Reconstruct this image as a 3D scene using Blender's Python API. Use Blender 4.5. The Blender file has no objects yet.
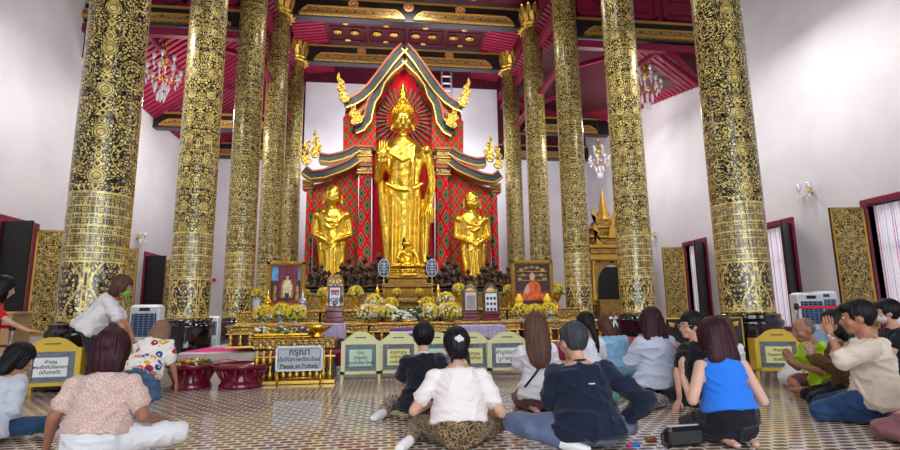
import bpy, math, random
from math import sin, cos, pi, radians, sqrt
from mathutils import Vector, Matrix, noise
random.seed(7)
scene = bpy.context.scene
COL = scene.collection
V = Vector

# ------------------------------------------------------------------ camera
F, YAW, PITCH, ROLL = 520.06, 0.1265, 0.1662, -0.0125
CAM = V((-1.0297, 0.0, 1.05))
_cy, _sy, _cp, _sp = cos(YAW), sin(YAW), cos(PITCH), sin(PITCH)
FW = V((_sy*_cp, _cy*_cp, _sp)); RT0 = V((_cy, -_sy, 0)); UP0 = RT0.cross(FW)
RT = RT0*cos(ROLL) + UP0*sin(ROLL); UP = -RT0*sin(ROLL) + UP0*cos(ROLL)
cam_d = bpy.data.cameras.new('camera'); cam = bpy.data.objects.new('camera', cam_d); COL.objects.link(cam)
cam_d.sensor_width = 36.0; cam_d.lens = F/900*36.0; cam_d.clip_start = 0.05; cam_d.clip_end = 500
m = Matrix((RT, UP, -FW)).transposed().to_4x4(); m.translation = CAM; cam.matrix_world = m
scene.camera = cam
scene.view_settings.view_transform = 'Standard'; scene.view_settings.look = 'None'
scene.view_settings.gamma = 1.0; scene.view_settings.use_curve_mapping = False

def ray(x, y): return RT*((x-450)/F) + UP*((225-y)/F) + FW
def at(x, y, Y):            # point of the upright plane at distance Y down the hall
    d = ray(x, y); return CAM + d*(Y/d.y)
def atX(x, y, X):           # point on the side wall plane
    d = ray(x, y); return CAM + d*((X-CAM.x)/d.x)
def fl(x, y, z=0.0):        # point on the floor
    d = ray(x, y); return CAM + d*((z-CAM.z)/d.z)

# ------------------------------------------------------------------ node helper
class T:
    def __init__(s, name, rough=.5, metal=0.0, color=(.8,.8,.8), spec=.5):
        s.m = bpy.data.materials.new(name); s.m.use_nodes = True
        s.nt = s.m.node_tree; s.b = s.nt.nodes['Principled BSDF']
        s.set('Roughness', rough); s.set('Metallic', metal); s.set('Base Color', color); s.set('Specular IOR Level', spec)
    def n(s, t, **k):
        nd = s.nt.nodes.new(t)
        for a, b in k.items(): setattr(nd, a, b)
        return nd
    def put(s, sock, v):
        if isinstance(v, bpy.types.NodeSocket): s.nt.links.new(v, sock)
        elif isinstance(v, (tuple, list)) and len(v) == 3 and sock.type == 'RGBA': sock.default_value = (*v, 1)
        else: sock.default_value = v
    def set(s, name, v): s.put(s.b.inputs[name], v)
    def M(s, op, a, b=0.0, c=0.0):
        nd = s.n('ShaderNodeMath', operation=op)
        s.put(nd.inputs[0], a); s.put(nd.inputs[1], b); s.put(nd.inputs[2], c)
        return nd.outputs[0]
    def add(s, a, b): return s.M('ADD', a, b)
    def sub(s, a, b): return s.M('SUBTRACT', a, b)
    def mul(s, a, b): return s.M('MULTIPLY', a, b)
    def lt(s, a, b): return s.M('LESS_THAN', a, b)
    def gt(s, a, b): return s.M('GREATER_THAN', a, b)
    def mx(s, a, b): return s.M('MAXIMUM', a, b)
    def mn(s, a, b): return s.M('MINIMUM', a, b)
    def pp(s, a, b): return s.M('PINGPONG', a, b)
    def mod(s, a, b): return s.M('FLOORED_MODULO', a, b)
    def ab(s, a): return s.M('ABSOLUTE', a)
    def coord(s, kind='Object'):
        o = s.n('ShaderNodeTexCoord').outputs[kind]; x = s.n('ShaderNodeSeparateXYZ'); s.nt.links.new(o, x.inputs[0])
        return o, x.outputs[0], x.outputs[1], x.outputs[2]
    def vec(s, x, y, z=0.0):
        c = s.n('ShaderNodeCombineXYZ'); s.put(c.inputs[0], x); s.put(c.inputs[1], y); s.put(c.inputs[2], z); return c.outputs[0]
    def noise(s, v, scale, detail=2, rough=.5, dist=0):
        nd = s.n('ShaderNodeTexNoise'); s.put(nd.inputs['Vector'], v); s.put(nd.inputs['Scale'], scale)
        s.put(nd.inputs['Detail'], detail); s.put(nd.inputs['Roughness'], rough); s.put(nd.inputs['Distortion'], dist)
        return nd.outputs['Fac'], nd.outputs['Color']
    def vor(s, v, scale, feature='F1', rand=1.0, out='Distance'):
        nd = s.n('ShaderNodeTexVoronoi', feature=feature); s.put(nd.inputs['Vector'], v); s.put(nd.inputs['Scale'], scale)
        s.put(nd.inputs['Randomness'], rand); return nd.outputs[out]
    def vadd(s, a, b, op='ADD'):
        nd = s.n('ShaderNodeVectorMath', operation=op); s.put(nd.inputs[0], a); s.put(nd.inputs[1], b); return nd.outputs[0]
    def vscale(s, a, f):
        nd = s.n('ShaderNodeVectorMath', operation='SCALE'); s.put(nd.inputs[0], a); s.put(nd.inputs['Scale'], f); return nd.outputs[0]
    def mix(s, f, a, b):
        nd = s.n('ShaderNodeMix', data_type='RGBA'); s.put(nd.inputs[0], f); s.put(nd.inputs[6], a); s.put(nd.inputs[7], b); return nd.outputs[2]
    def ramp(s, f, stops, mode='LINEAR'):
        nd = s.n('ShaderNodeValToRGB'); nd.color_ramp.interpolation = mode; e = nd.color_ramp.elements
        while len(e) < len(stops): e.new(.5)
        for i, (p, c) in enumerate(stops): e[i].position = p; e[i].color = (*c, 1)
        s.put(nd.inputs[0], f); return nd.outputs[0]
    def bump(s, h, strength=.3, dist=.02):
        nd = s.n('ShaderNodeBump'); s.put(nd.inputs['Height'], h); s.put(nd.inputs['Strength'], strength); s.put(nd.inputs['Distance'], dist)
        s.nt.links.new(nd.outputs[0], s.b.inputs['Normal'])

def srgb(r, g, b):
    f = lambda c: (c/255/12.92 if c/255 <= .04045 else ((c/255+.055)/1.055)**2.4)
    return (f(r), f(g), f(b))

def plain(name, rgb, rough=.5, metal=0.0, bump=0.0, bscale=40, spec=.5, coat=0.0, vary=0.0):
    t = T(name, rough, metal, srgb(*rgb), spec)
    if coat: t.set('Coat Weight', coat); t.set('Coat Roughness', .06)
    if bump or vary:
        o, x, y, z = t.coord()
        f, c = t.noise(o, bscale, 3)
        if bump: t.bump(f, bump, .01)
        if vary:
            a = srgb(*[max(0, v*(1-vary)) for v in rgb]); b = srgb(*[min(255, v*(1+vary*.6)) for v in rgb])
            t.set('Base Color', t.ramp(f, [(.35, a), (.65, b)]))
    return t.m

GOLD = srgb(226, 184, 84); GOLDP = srgb(205, 168, 82); BLK = srgb(14, 12, 15); CRIM = srgb(112, 16, 48)

def lacquer(name, kind, fine=1.0):
    """Gold-on-black lacquer drawn in metres along the UVs (u round the thing, v up)."""
    t = T(name, .3, 0.0, (0,0,0))
    uv, u, v, _ = t.coord('UV')
    def scroll(u, v, w, h, sc, thr, seed):
        uu = t.pp(u, w); vv = t.pp(v, h) if h else v
        p = t.vec(uu, vv, seed)
        f, c = t.noise(p, sc*.35, 1)
        q = t.vadd(p, t.vscale(t.vadd(c, (.5,.5,.5), 'SUBTRACT'), 1.1/sc))
        e = t.vor(q, sc, 'DISTANCE_TO_EDGE', .95)
        leaf = t.gt(e, thr)
        g, _c = t.noise(q, sc*1.6, 1)
        return t.mul(leaf, t.gt(g, .41))
    def ring(du, dv, r, wd):
        d = t.M('SQRT', t.add(t.mul(du, du), t.mul(dv, dv)))
        return d, t.lt(t.ab(t.sub(d, r)), wd)
    if kind == 'shaft_big':
        w, h = .66, .72
        base = scroll(u, v, w, None, 18.0*fine, .12, 3.1)
        uu = t.pp(u, w); dv = t.sub(t.mod(v, h), h/2)
        d, r1 = ring(uu, dv, .12, .008); _, r2 = ring(uu, dv, .06, .012); dot = t.lt(d, .022)
        inside = t.lt(d, .135)
        ros = t.mx(r1, t.mul(t.lt(d, .1), t.gt(t.ab(t.sub(d, .06)), .006)))
        stem = t.lt(t.ab(t.sub(uu, t.mul(t.ab(t.M('SINE', t.mul(v, 26.0))), .045))), .014)
        uo = t.sub(t.ab(t.sub(uu, w)), 0)
        d2, arc = ring(t.sub(uu, .42), t.sub(t.mod(t.add(v, h/2), h), h/2), .24, .007)
        _, arc2 = ring(t.sub(uu, .42), t.sub(t.mod(t.add(v, h/2), h), h/2), .15, .006); arc = t.mx(arc, arc2)
        g = t.mx(t.mul(t.mx(base, t.mx(stem, arc)), t.sub(1.0, inside)), ros)
    elif kind == 'shaft_mid':
        base = scroll(u, v, .236, None, 15.5*fine, .1, 5.7)
        uu = t.pp(u, .236); dv = t.sub(t.mod(v, .56), .28)
        d, r1 = ring(uu, dv, .1, .01); ins = t.lt(d, .115); dot = t.mul(t.lt(d, .08), t.gt(t.ab(t.sub(d, .045)), .008))
        g = t.mx(t.mul(base, t.sub(1.0, ins)), t.mx(r1, dot))
    elif kind == 'shaft_fine':
        g = scroll(u, v, .236, None, 17*fine, .105, 9.2)
    elif kind == 'panel':
        base = scroll(u, v, .43, None, 20.0, .065, 1.7)
        g = base
    else:
        g = scroll(u, v, .3, .3, 12, .07, 2.2)
    # bands of the lower shaft
    if kind.startswith('shaft'):
        lines = [2.98, 2.76, 2.63, 2.45, 2.32, 2.13, 2.03, 1.89, 1.0]
        big = scroll(u, v, .33, None, 14.0, .11, 7.7)
        uu = t.pp(u, .33)
        frame = t.lt(t.ab(t.sub(uu, .03)), .012)
        wave = t.lt(t.ab(t.sub(t.sub(uu, .16), t.mul(t.M('SINE', t.mul(v, 7.0)), .1))), .018)
        big = t.mx(big, t.mx(frame, wave))
        small = scroll(u, v, .11, .09, 26.0, .1, 4.4)
        low = t.lt(v, 1.89)
        bg = t.add(t.mul(big, low), t.mul(small, t.sub(1.0, low)))
        ln = 0.0
        for i, z in enumerate(lines):
            ln = t.mx(ln, t.lt(t.ab(t.sub(v, z)), .016 if i in (0, 7, 8) else .011))
        for z in (2.9, 2.57, 2.39, 2.08, 1.94, 1.06): ln = t.mx(ln, t.lt(t.ab(t.sub(v, z)), .006))
        lowall = t.lt(v, 2.996)
        g = t.add(t.mul(t.mx(bg, ln), lowall), t.mul(g, t.sub(1.0, lowall)))
        # clear plastic film wrapped round the lowest three metres
        f, _ = t.noise(t.vec(t.mul(u, 3.0), t.mul(v, .25), 0.0), 2.5, 2)
        t.set('Coat Weight', t.add(.15, t.mul(lowall, .85))); t.set('Coat Roughness', .04)
        nb = t.n('ShaderNodeBump'); t.put(nb.inputs['Height'], f); nb.inputs['Strength'].default_value = .35; nb.inputs['Distance'].default_value = .12
        t.nt.links.new(nb.outputs[0], t.b.inputs['Coat Normal'])
    if kind == 'panel':
        f2, _ = t.noise(t.vec(u, v, 0.0), 1.0, 1)
    gv, _ = t.noise(t.vec(u, v, 2.0), 7.0, 2)
    gc = t.ramp(gv, [(.3, srgb(150, 128, 66)), (.5, srgb(214, 190, 106)), (.7, srgb(252, 232, 146))])
    t.set('Base Color', t.mix(g, BLK, gc)); t.set('Metallic', t.mul(g, .25)); t.set('Roughness', t.add(.24, t.mul(g, .16)))
    t.bump(g, .25, .006)
    return t.m

def carved(name, rgb=(222, 178, 70), dark=(70, 30, 12), scale=9.0, thr=.07, rough=.35, metal=.75, mirror=.25, bump=.6):
    t = T(name, rough, metal)
    o, x, y, z = t.coord()
    q = t.vec(t.pp(x, mirror), t.mul(y, .5), z)
    e = t.vor(q, scale, 'DISTANCE_TO_EDGE'); g = t.gt(e, thr)
    n2, _ = t.noise(o, scale*.7, 2)
    t.set('Base Color', t.mix(g, srgb(*dark), t.mix(n2, srgb(*[c*.8 for c in rgb]), srgb(*rgb)))); t.set('Metallic', t.mul(g, metal))
    t.bump(e, bump, .04); return t.m

def gold_leaf(name, rgb=(246, 196, 48), rough=.22, bscale=9.0, bstr=.35, bd=.05, metal=.92):
    t = T(name, rough, metal)
    o, x, y, z = t.coord()
    f, _ = t.noise(o, bscale, 3, .55); c = t.vor(o, bscale*1.6, 'F1')
    h = t.add(t.mul(f, .7), t.mul(c, .3)); t.bump(h, bstr, bd)
    t.set('Base Color', t.ramp(f, [(.3, srgb(*[v*.86 for v in rgb])), (.7, srgb(*rgb))])); t.set('Roughness', t.add(rough-.06, t.mul(f, .14)))
    return t.m

def cloth(name, rgb, rgb2=None, scale=30, rough=.85, kind=None, bump=.25):
    t = T(name, rough, 0, srgb(*rgb), .25)
    t.set('Sheen Weight', .15)
    o, x, y, z = t.coord()
    w, _ = t.noise(o, 260, 1); f, _ = t.noise(t.vec(x, y, t.mul(z, 1.9)), 5, 1, .5, 1.2)
    rd = t.sub(1.0, t.ab(t.mul(t.sub(f, .5), 5.0)))
    t.bump(t.add(t.mul(w, .04), rd), bump*1.0, .03)
    if kind == 'lace':
        v = t.vor(o, 130, 'F1'); f3, _ = t.noise(o, 4, 2)
        t.set('Base Color', t.mix(t.gt(v, .42), t.mix(f3, srgb(*rgb), srgb(*(rgb2 or rgb))), srgb(*[c*.82 for c in rgb])))
    elif kind == 'denim':
        f3, _ = t.noise(o, 6, 3); t.set('Base Color', t.ramp(f3, [(.35, srgb(*rgb)), (.7, srgb(*(rgb2 or rgb)))]))
    elif kind == 'batik':
        a, c1 = t.noise(o, 8, 1); q = t.vadd(o, t.vscale(c1, .07)); v = t.vor(q, 34, 'DISTANCE_TO_EDGE')
        v2 = t.vor(q, 13, 'DISTANCE_TO_EDGE')
        g = t.mx(t.lt(v, .06), t.lt(v2, .03)); t.set('Base Color', t.mix(g, srgb(*rgb), srgb(*rgb2)))
    elif kind == 'print':
        a, c1 = t.noise(o, 5, 1); q = t.vadd(o, t.vscale(c1, .12)); vc = t.vor(q, 9.5, 'F1', 1.0, 'Color'); d = t.vor(q, 9.5, 'F1')
        sx = t.n('ShaderNodeSeparateColor'); t.nt.links.new(vc, sx.inputs[0])
        pal = t.ramp(sx.outputs[0], [(0, srgb(225,170,40)), (.16, srgb(35,70,150)), (.32, srgb(170,30,45)), (.46, srgb(235,130,95)), (.6, srgb(205,185,165)), (.72, srgb(238,232,225))], 'CONSTANT')
        g = t.lt(d, .47); core = t.lt(d, .17)
        t.set('Base Color', t.mix(core, t.mix(g, srgb(240,234,228), pal), srgb(240,225,190)))
    elif kind == 'camo':
        f3, _ = t.noise(o, 26, 2); t.set('Base Color', t.ramp(f3, [(.42, srgb(*rgb)), (.5, srgb(*rgb2)), (.58, srgb(25,25,30))], 'CONSTANT'))
    return t.m

def hairmat(name, rgb, rgb2=None, rough=.4):
    t = T(name, rough, 0, srgb(*rgb), .5)
    o, x, y, z = t.coord()
    q = t.vec(x, y, t.mul(z, .12)); t.set('Specular IOR Level', .22); f, _ = t.noise(q, 150, 2); g, _ = t.noise(q, 22, 2)
    t.set('Base Color', t.mix(t.mul(g, f), srgb(*rgb), srgb(*(rgb2 or [min(255, c*1.9+10) for c in rgb]))))
    t.bump(f, .6, .006); return t.m

def skinmat(name, rgb):
    t = T(name, .48, 0, srgb(*rgb), .35)
    o, x, y, z = t.coord(); f, _ = t.noise(o, 9, 3)
    t.set('Base Color', t.ramp(f, [(.3, srgb(*[c*.9 for c in rgb])), (.7, srgb(*rgb))]))
    t.set('Subsurface Weight', .06); t.set('Subsurface Radius', (.6,.25,.12)); t.set('Subsurface Scale', .02)
    return t.m

# ------------------------------------------------------------------ mesh builder
class MB:
    def __init__(s): s.v = []; s.f = []; s.mi = []; s.sm = []; s.uv = {}; s.cur = 0; s.M = None
    def _v(s, p):
        p = V(p); s.v.append(s.M @ p if s.M else p); return len(s.v)-1
    def face(s, ids, smooth=False, uv=None):
        s.f.append(tuple(ids)); s.mi.append(s.cur); s.sm.append(smooth)
        if uv: s.uv[len(s.f)-1] = uv
    def box(s, a, b, bev=0.0):
        x0, x1 = sorted((a[0], b[0])); y0, y1 = sorted((a[1], b[1])); z0, z1 = sorted((a[2], b[2]))
        if bev <= 0:
            i = [s._v(p) for p in ((x0,y0,z0),(x1,y0,z0),(x1,y1,z0),(x0,y1,z0),(x0,y0,z1),(x1,y0,z1),(x1,y1,z1),(x0,y1,z1))]
            for q in ((0,3,2,1),(4,5,6,7),(0,1,5,4),(1,2,6,5),(2,3,7,6),(3,0,4,7)): s.face([i[k] for k in q])
        else:
            b_ = min(bev, (x1-x0)*.45, (y1-y0)*.45, (z1-z0)*.45)
            rings = []
            for z, k in ((z0, b_), (z0+b_, 0), (z1-b_, 0), (z1, b_)):
                X0, X1, Y0, Y1 = x0+k, x1-k, y0+k, y1-k; c = b_*.6
                rings.append([s._v((px, py, z)) for px, py in ((X0+c,Y0),(X1-c,Y0),(X1,Y0+c),(X1,Y1-c),(X1-c,Y1),(X0+c,Y1),(X0,Y1-c),(X0,Y0+c))])
            s._rings(rings, True, True, False)
        return s
    def _rings(s, rings, cap0=True, cap1=True, smooth=True, closed=True):
        n = len(rings[0])
        for a, b in zip(rings, rings[1:]):
            for k in range(n if closed else n-1):
                s.face([a[k], a[(k+1)%n], b[(k+1)%n], b[k]], smooth)
        if cap0: s.face(list(reversed(rings[0])))
        if cap1: s.face(rings[-1])
    def lathe(s, prof, c=(0,0,0), seg=24, smooth=True, uvw=False, sq=0):
        """prof: list of (r, z)"""
        rings = []
        for r, z in prof:
            r = max(r, 1e-4); rg = []
            for k in range(seg):
                a = 2*pi*k/seg + sq
                rg.append(s._v((c[0]+r*cos(a), c[1]+r*sin(a), c[2]+z)))
            rings.append(rg)
        f0 = len(s.f)
        s._rings(rings, True, True, smooth)
        if uvw:
            i = f0
            for j in range(len(prof)-1):
                R = max(p[0] for p in prof)
                for k in range(seg):
                    u0 = (k/seg-.75)*2*pi*R*1.0; u1 = ((k+1)/seg-.75)*2*pi*R
                    s.uv[i] = [(u0, c[2]+prof[j][1]), (u1, c[2]+prof[j][1]), (u1, c[2]+prof[j+1][1]), (u0, c[2]+prof[j+1][1])]; i += 1
        return s
    def tube(s, pts, r, seg=8, smooth=True):
        pts = [V(p) for p in pts]; rs = r if isinstance(r, (list, tuple)) else [r]*len(pts)
        rings = []; prev = None
        for i, p in enumerate(pts):
            t = (pts[min(i+1, len(pts)-1)] - pts[max(i-1, 0)])
            t = t.normalized() if t.length > 1e-9 else V((0,0,1))
            if prev is None: a = t.orthogonal().normalized()
            else:
                a = prev - t*prev.dot(t); a = a.normalized() if a.length > 1e-6 else t.orthogonal().normalized()
            prev = a; b = t.cross(a)
            rings.append([s._v(p + (a*cos(2*pi*k/seg) + b*sin(2*pi*k/seg))*rs[i]) for k in range(seg)])
        s._rings(rings, True, True, smooth); return s
    def ball(s, c, r, seg=12, rg=8, R=None):
        r = (r, r, r) if not isinstance(r, (tuple, list, Vector)) else r
        rings = []; c = V(c)
        for j in range(1, rg):
            th = pi*j/rg - pi/2; row = []
            for k in range(seg):
                a = 2*pi*k/seg; p = V((cos(th)*cos(a)*r[0], cos(th)*sin(a)*r[1], sin(th)*r[2]))
                if R: p = R @ p
                row.append(s._v(c+p))
            rings.append(row)
        d = V((0,0,r[2])); d = R @ d if R else d
        b = s._v(c-d); t = s._v(c+d)
        for a, bb in zip(rings, rings[1:]):
            for k in range(seg): s.face([a[k], a[(k+1)%seg], bb[(k+1)%seg], bb[k]], True)
        for k in range(seg):
            s.face([b, rings[0][(k+1)%seg], rings[0][k]], True); s.face([t, rings[-1][k], rings[-1][(k+1)%seg]], True)
        return s
    def cap(s, a, b, ra, rb, seg=12):     # tapered capsule
        a, b = V(a), V(b); d = b-a; L = max(d.length, 1e-6); t = d/L
        pts = []; rs = []
        for k in (0, 30, 60): pts.append(a - t*ra*cos(radians(k))); rs.append(max(ra*sin(radians(k)), ra*.05))
        pts.append(a); rs.append(ra); pts.append(a*.5+b*.5); rs.append((ra+rb)/2); pts.append(b); rs.append(rb)
        for k in (60, 30, 0): pts.append(b + t*rb*cos(radians(k))); rs.append(max(rb*sin(radians(k)), rb*.05))
        u = t.orthogonal().normalized(); w = t.cross(u)
        rings = [[s._v(p + (u*cos(2*pi*k/seg)+w*sin(2*pi*k/seg))*r) for k in range(seg)] for p, r in zip(pts, rs)]
        s._rings(rings); return s
    def loft(s, secs, side=(1,0,0), seg=20, pw=1.0):
        """secs: list of (centre, half width, half depth)"""
        cs = [V(c[0]) for c in secs]; rings = []; side = V(side).normalized()
        for i, (c, rx, ry) in enumerate(secs):
            c = V(c); t = cs[min(i+1, len(cs)-1)] - cs[max(i-1, 0)]; t.normalize()
            sd = side - t*side.dot(t); sd.normalize(); fd = t.cross(sd)
            rg = []
            for k in range(seg):
                a = 2*pi*k/seg; ca, sa = cos(a), sin(a)
                ca = math.copysign(abs(ca)**pw, ca); sa = math.copysign(abs(sa)**pw, sa)
                rg.append(s._v(c + sd*ca*rx + fd*sa*ry))
            rings.append(rg)
        s._rings(rings); return s
    def prism(s, outline, y0, y1, axis='y', smooth=False):
        """outline: 2-D points (x,z) pushed from y0 to y1"""
        if axis == 'y': mk = lambda p, d: (p[0], d, p[1])
        elif axis == 'x': mk = lambda p, d: (d, p[0], p[1])
        else: mk = lambda p, d: (p[0], p[1], d)
        a = [s._v(mk(p, y0)) for p in outline]; b = [s._v(mk(p, y1)) for p in outline]; n = len(a)
        s.face(a); s.face(list(reversed(b)))
        for k in range(n): s.face([a[k], b[k], b[(k+1)%n], a[(k+1)%n]], smooth)
        return s
    def strip(s, path, w, y0, y1):
        """a band following a 2-D (x,z) path, width w (number or list), thickness y0..y1"""
        n = len(path); L = []; R = []
        for i in range(n):
            p = V(path[i]); a = V(path[max(i-1,0)]); b = V(path[min(i+1,n-1)]); t = (b-a).normalized(); nn = V((-t.y, t.x))
            ww = (w[i] if isinstance(w, (list, tuple)) else w)/2
            L.append(p+nn*ww); R.append(p-nn*ww)
        for i in range(n-1):
            q = [L[i], R[i], R[i+1], L[i+1]]
            a = [s._v((p.x, y0, p.y)) for p in q]; b = [s._v((p.x, y1, p.y)) for p in q]
            s.face(a); s.face(list(reversed(b)))
            for k in range(4): s.face([a[k], b[k], b[(k+1)%4], a[(k+1)%4]])
        return s
    def mesh(s, name, mats):
        me = bpy.data.meshes.new(name); me.from_pydata([tuple(v) for v in s.v], [], s.f)
        for mt in (mats if isinstance(mats, (list, tuple)) else [mats]): me.materials.append(mt)
        me.polygons.foreach_set('material_index', s.mi); me.polygons.foreach_set('use_smooth', s.sm)
        if s.uv:
            ul = me.uv_layers.new(name='UVMap')
            for fi, uvs in s.uv.items():
                for li, c in zip(me.polygons[fi].loop_indices, uvs): ul.data[li].uv = c
        me.update(); return me
    def build(s, name, mats, parent=None, loc=None, **k):
        o = bpy.data.objects.new(name, s.mesh(name, mats)); COL.objects.link(o)
        if parent: o.parent = parent
        if loc is not None: o.location = loc
        return tag(o, **k) if k else o

def tag(o, label=None, cat=None, group=None, kind=None):
    if label: o['label'] = label
    if cat: o['category'] = cat
    if group: o['group'] = group
    if kind: o['kind'] = kind
    return o
def empty(name, loc, rz=0.0, label=None, cat=None, group=None, kind=None):
    o = bpy.data.objects.new(name, None); COL.objects.link(o); o.location = loc; o.rotation_euler = (0,0,rz); o.empty_display_size = .2
    return tag(o, label, cat, group, kind)
KIDS = {}
def copy_tree(o, loc=None, rz=None, label=None, scale=None):
    def cp(a, par):
        c = a.copy(); COL.objects.link(c)
        if par is not None: c.parent = par
        for ch in [x for x in a.children]: cp(ch, c)
        return c
    c = cp(o, None)
    if loc is not None: c.location = loc
    if rz is not None: c.rotation_euler = (0,0,rz)
    if scale is not None: c.scale = scale if isinstance(scale, (tuple, list)) else (scale,)*3
    if label: c['label'] = label
    return c

def remesh(mb, voxel, smooth=2, fold=0.0, fscale=6.0, stretch=(1,1,1), groove=None):
    """union of overlapping solids as one skin; fold = depth of creases"""
    me = mb.mesh('tmp', [])
    o = bpy.data.objects.new('tmp', me); COL.objects.link(o)
    md = o.modifiers.new('r', 'REMESH'); md.mode = 'VOXEL'; md.voxel_size = voxel; md.use_smooth_shade = True
    if smooth:
        sm = o.modifiers.new('s', 'SMOOTH'); sm.iterations = smooth; sm.factor = .5
    dg = bpy.context.evaluated_depsgraph_get()
    out = bpy.data.meshes.new_from_object(o.evaluated_get(dg), depsgraph=dg)
    bpy.data.objects.remove(o); bpy.data.meshes.remove(me)
    if fold or groove:
        nrm = [v.normal.copy() for v in out.vertices]
        for v, nn in zip(out.vertices, nrm):
            p = v.co; q = V((p.x*stretch[0], p.y*stretch[1], p.z*stretch[2]))*fscale
            d = 0.0
            if fold:
                n1 = noise.noise(q + V((noise.noise(q*.6+V((7,3,1)))*1.5, 0, 0)))
                r = max(0.0, 1-abs(n1)*3.2)**2
                d += max(-.0075, fold*(r-.2) + fold*.35*noise.noise(q*2.1+V((3,9,5))))
            if groove: d += groove(p)
            v.co = p + nn*d
    out.update()
    return out
def link_mesh(name, me, mats, parent=None, extra=None):
    me.name = name; me.materials.clear()
    for mt in (mats if isinstance(mats, (list, tuple)) else [mats]): me.materials.append(mt)
    if extra is not None and extra.v:      # geometry added to the same mesh (fingers)
        vs = [tuple(v.co) for v in me.vertices]; fs = [tuple(p.vertices) for p in me.polygons]; n = len(vs)
        vs += [tuple(v) for v in extra.v]; fs += [tuple(i+n for i in f) for f in extra.f]
        m2 = bpy.data.meshes.new(name); m2.from_pydata(vs, [], fs)
        for mt in me.materials: m2.materials.append(mt)
        m2.polygons.foreach_set('use_smooth', [True]*len(fs)); m2.update(); bpy.data.meshes.remove(me); me = m2; me.name = name
    me.polygons.foreach_set('use_smooth', [True]*len(me.polygons))
    o = bpy.data.objects.new(name, me); COL.objects.link(o)
    if parent: o.parent = parent
    return o

def text_mesh(name, lines, size, mat, parent, loc, rot, gap=1.25, align='CENTER', bold=0.0):
    cu = bpy.data.curves.new('t', 'FONT'); cu.body = '\n'.join(lines); cu.size = size; cu.align_x = align; cu.align_y = 'CENTER'
    cu.space_line = gap; cu.extrude = .0012; cu.offset = bold
    o = bpy.data.objects.new('t', cu); COL.objects.link(o)
    dg = bpy.context.evaluated_depsgraph_get(); me = bpy.data.meshes.new_from_object(o.evaluated_get(dg), depsgraph=dg)
    bpy.data.objects.remove(o); bpy.data.curves.remove(cu)
    me.materials.clear(); me.materials.append(mat)
    r = bpy.data.objects.new(name, me); COL.objects.link(r); r.parent = parent; r.location = loc; r.rotation_euler = rot
    return r
# ================================================================== materials
M = {}
def white_wall():
    t = T('white plaster', .55, 0)
    o, x, y, z = t.coord(); f, _ = t.noise(o, .8, 3); g, _ = t.noise(o, 9, 3)
    t.set('Base Color', t.ramp(f, [(.3, srgb(210, 206, 214)), (.7, srgb(222, 218, 224))])); t.bump(g, .12, .02); return t.m
M['wall'] = white_wall()
def floor_mat():
    t = T('patterned floor tiles', .16, 0)
    o, x, y, z = t.coord()
    s = .052
    b = t.M('DIVIDE', y, .088); q = t.M('FLOOR', b)
    a = t.add(t.M('DIVIDE', x, .14), t.mul(t.mod(q, 2.0), .5)); p = t.M('FLOOR', a)
    fx = t.ab(t.sub(t.mod(a, 1.0), .5)); fy = t.ab(t.sub(t.mod(b, 1.0), .5))
    d = t.mx(t.add(fx, t.mul(fy, .35)), t.mul(fy, 1.32)); g = t.lt(d, .455); inner = t.lt(d, .14)
    row = t.lt(t.mod(t.add(p, q), 3.0), .5)
    n, _ = t.noise(t.vec(t.M('FLOOR', p), t.M('FLOOR', q)), 3.7, 0)
    br = t.mix(n, srgb(96, 66, 54), srgb(150, 114, 94)); br = t.mix(t.mul(row, .6), br, srgb(158, 128, 108))
    f, _ = t.noise(o, 1.2, 2); cr = t.mix(f, srgb(230, 218, 200), srgb(244, 236, 222))
    t.set('Base Color', t.mix(t.mul(g, t.sub(1.0, t.mul(inner, .0))), cr, br))
    t.set('Roughness', t.add(.05, t.mul(f, .1))); t.set('Specular IOR Level', .6)
    w, _ = t.noise(o, 5, 2); t.bump(w, .06, .01); return t.m
M['floor'] = floor_mat()
M['blacq'] = plain('black glossy lacquer', (16, 16, 24), .12, 0, coat=.8)
M['crim'] = plain('crimson painted timber', (124, 20, 56), .45, 0, .1, 12, vary=.15)
M['crimdk'] = plain('dark maroon boards', (74, 10, 32), .5, 0, .1, 12, vary=.2)
M['crimrf'] = plain('rafter crimson', (138, 26, 60), .5)
M['black'] = plain('black paint', (20, 18, 22), .4)
M['gold'] = plain('gilded trim', (222, 180, 84), .32, .8, .3, 30)
M['golddull'] = carved('gilded carving', (206, 166, 84), (60, 34, 20), 14, .06)
M['board'] = carved('ornament board', (206, 176, 110), (88, 40, 30), 9, .08, metal=.5, mirror=.4)
M['leaf'] = gold_leaf('gold leaf skin', (252,208,78), bscale=3.2, bstr=.5, bd=.07)
M['leafs'] = gold_leaf('gold leaf small', bscale=5, bstr=.4, bd=.06)
M['goldsm'] = gold_leaf('polished gold', (236, 188, 56), .25, 30, .3, .01)
M['bronze'] = plain('dark bronze', (66, 50, 40), .26, .7, .3, 20, vary=.3)
M['maroon'] = plain('maroon lacquer', (116, 10, 44), .18, 0, coat=.6)
M['white'] = plain('white plastic', (226, 232, 238), .35)
M['bluewhite'] = plain('pale blue plastic', (150, 190, 222), .35)
M['grille'] = plain('dark blue grille', (40, 54, 80), .5)
M['marble'] = plain('pale stone plinth', (205, 196, 196), .3, 0, .1, 3, vary=.06)
M['lav'] = cloth('lavender satin', (178, 164, 196), rough=.5)
M['pink'] = cloth('magenta cloth', (214, 20, 120))
M['red'] = plain('red ribbon', (214, 22, 44), .5)
M['cream'] = plain('cream painted wood', (216, 214, 158), .4, 0, .05, 30)
M['yellow'] = plain('yellow painted wood', (214, 176, 40), .4, 0, .05, 30)
M['paper'] = plain('white paper', (232, 232, 232), .6)
M['ypaper'] = plain('yellow paper', (228, 222, 150), .6)
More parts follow.
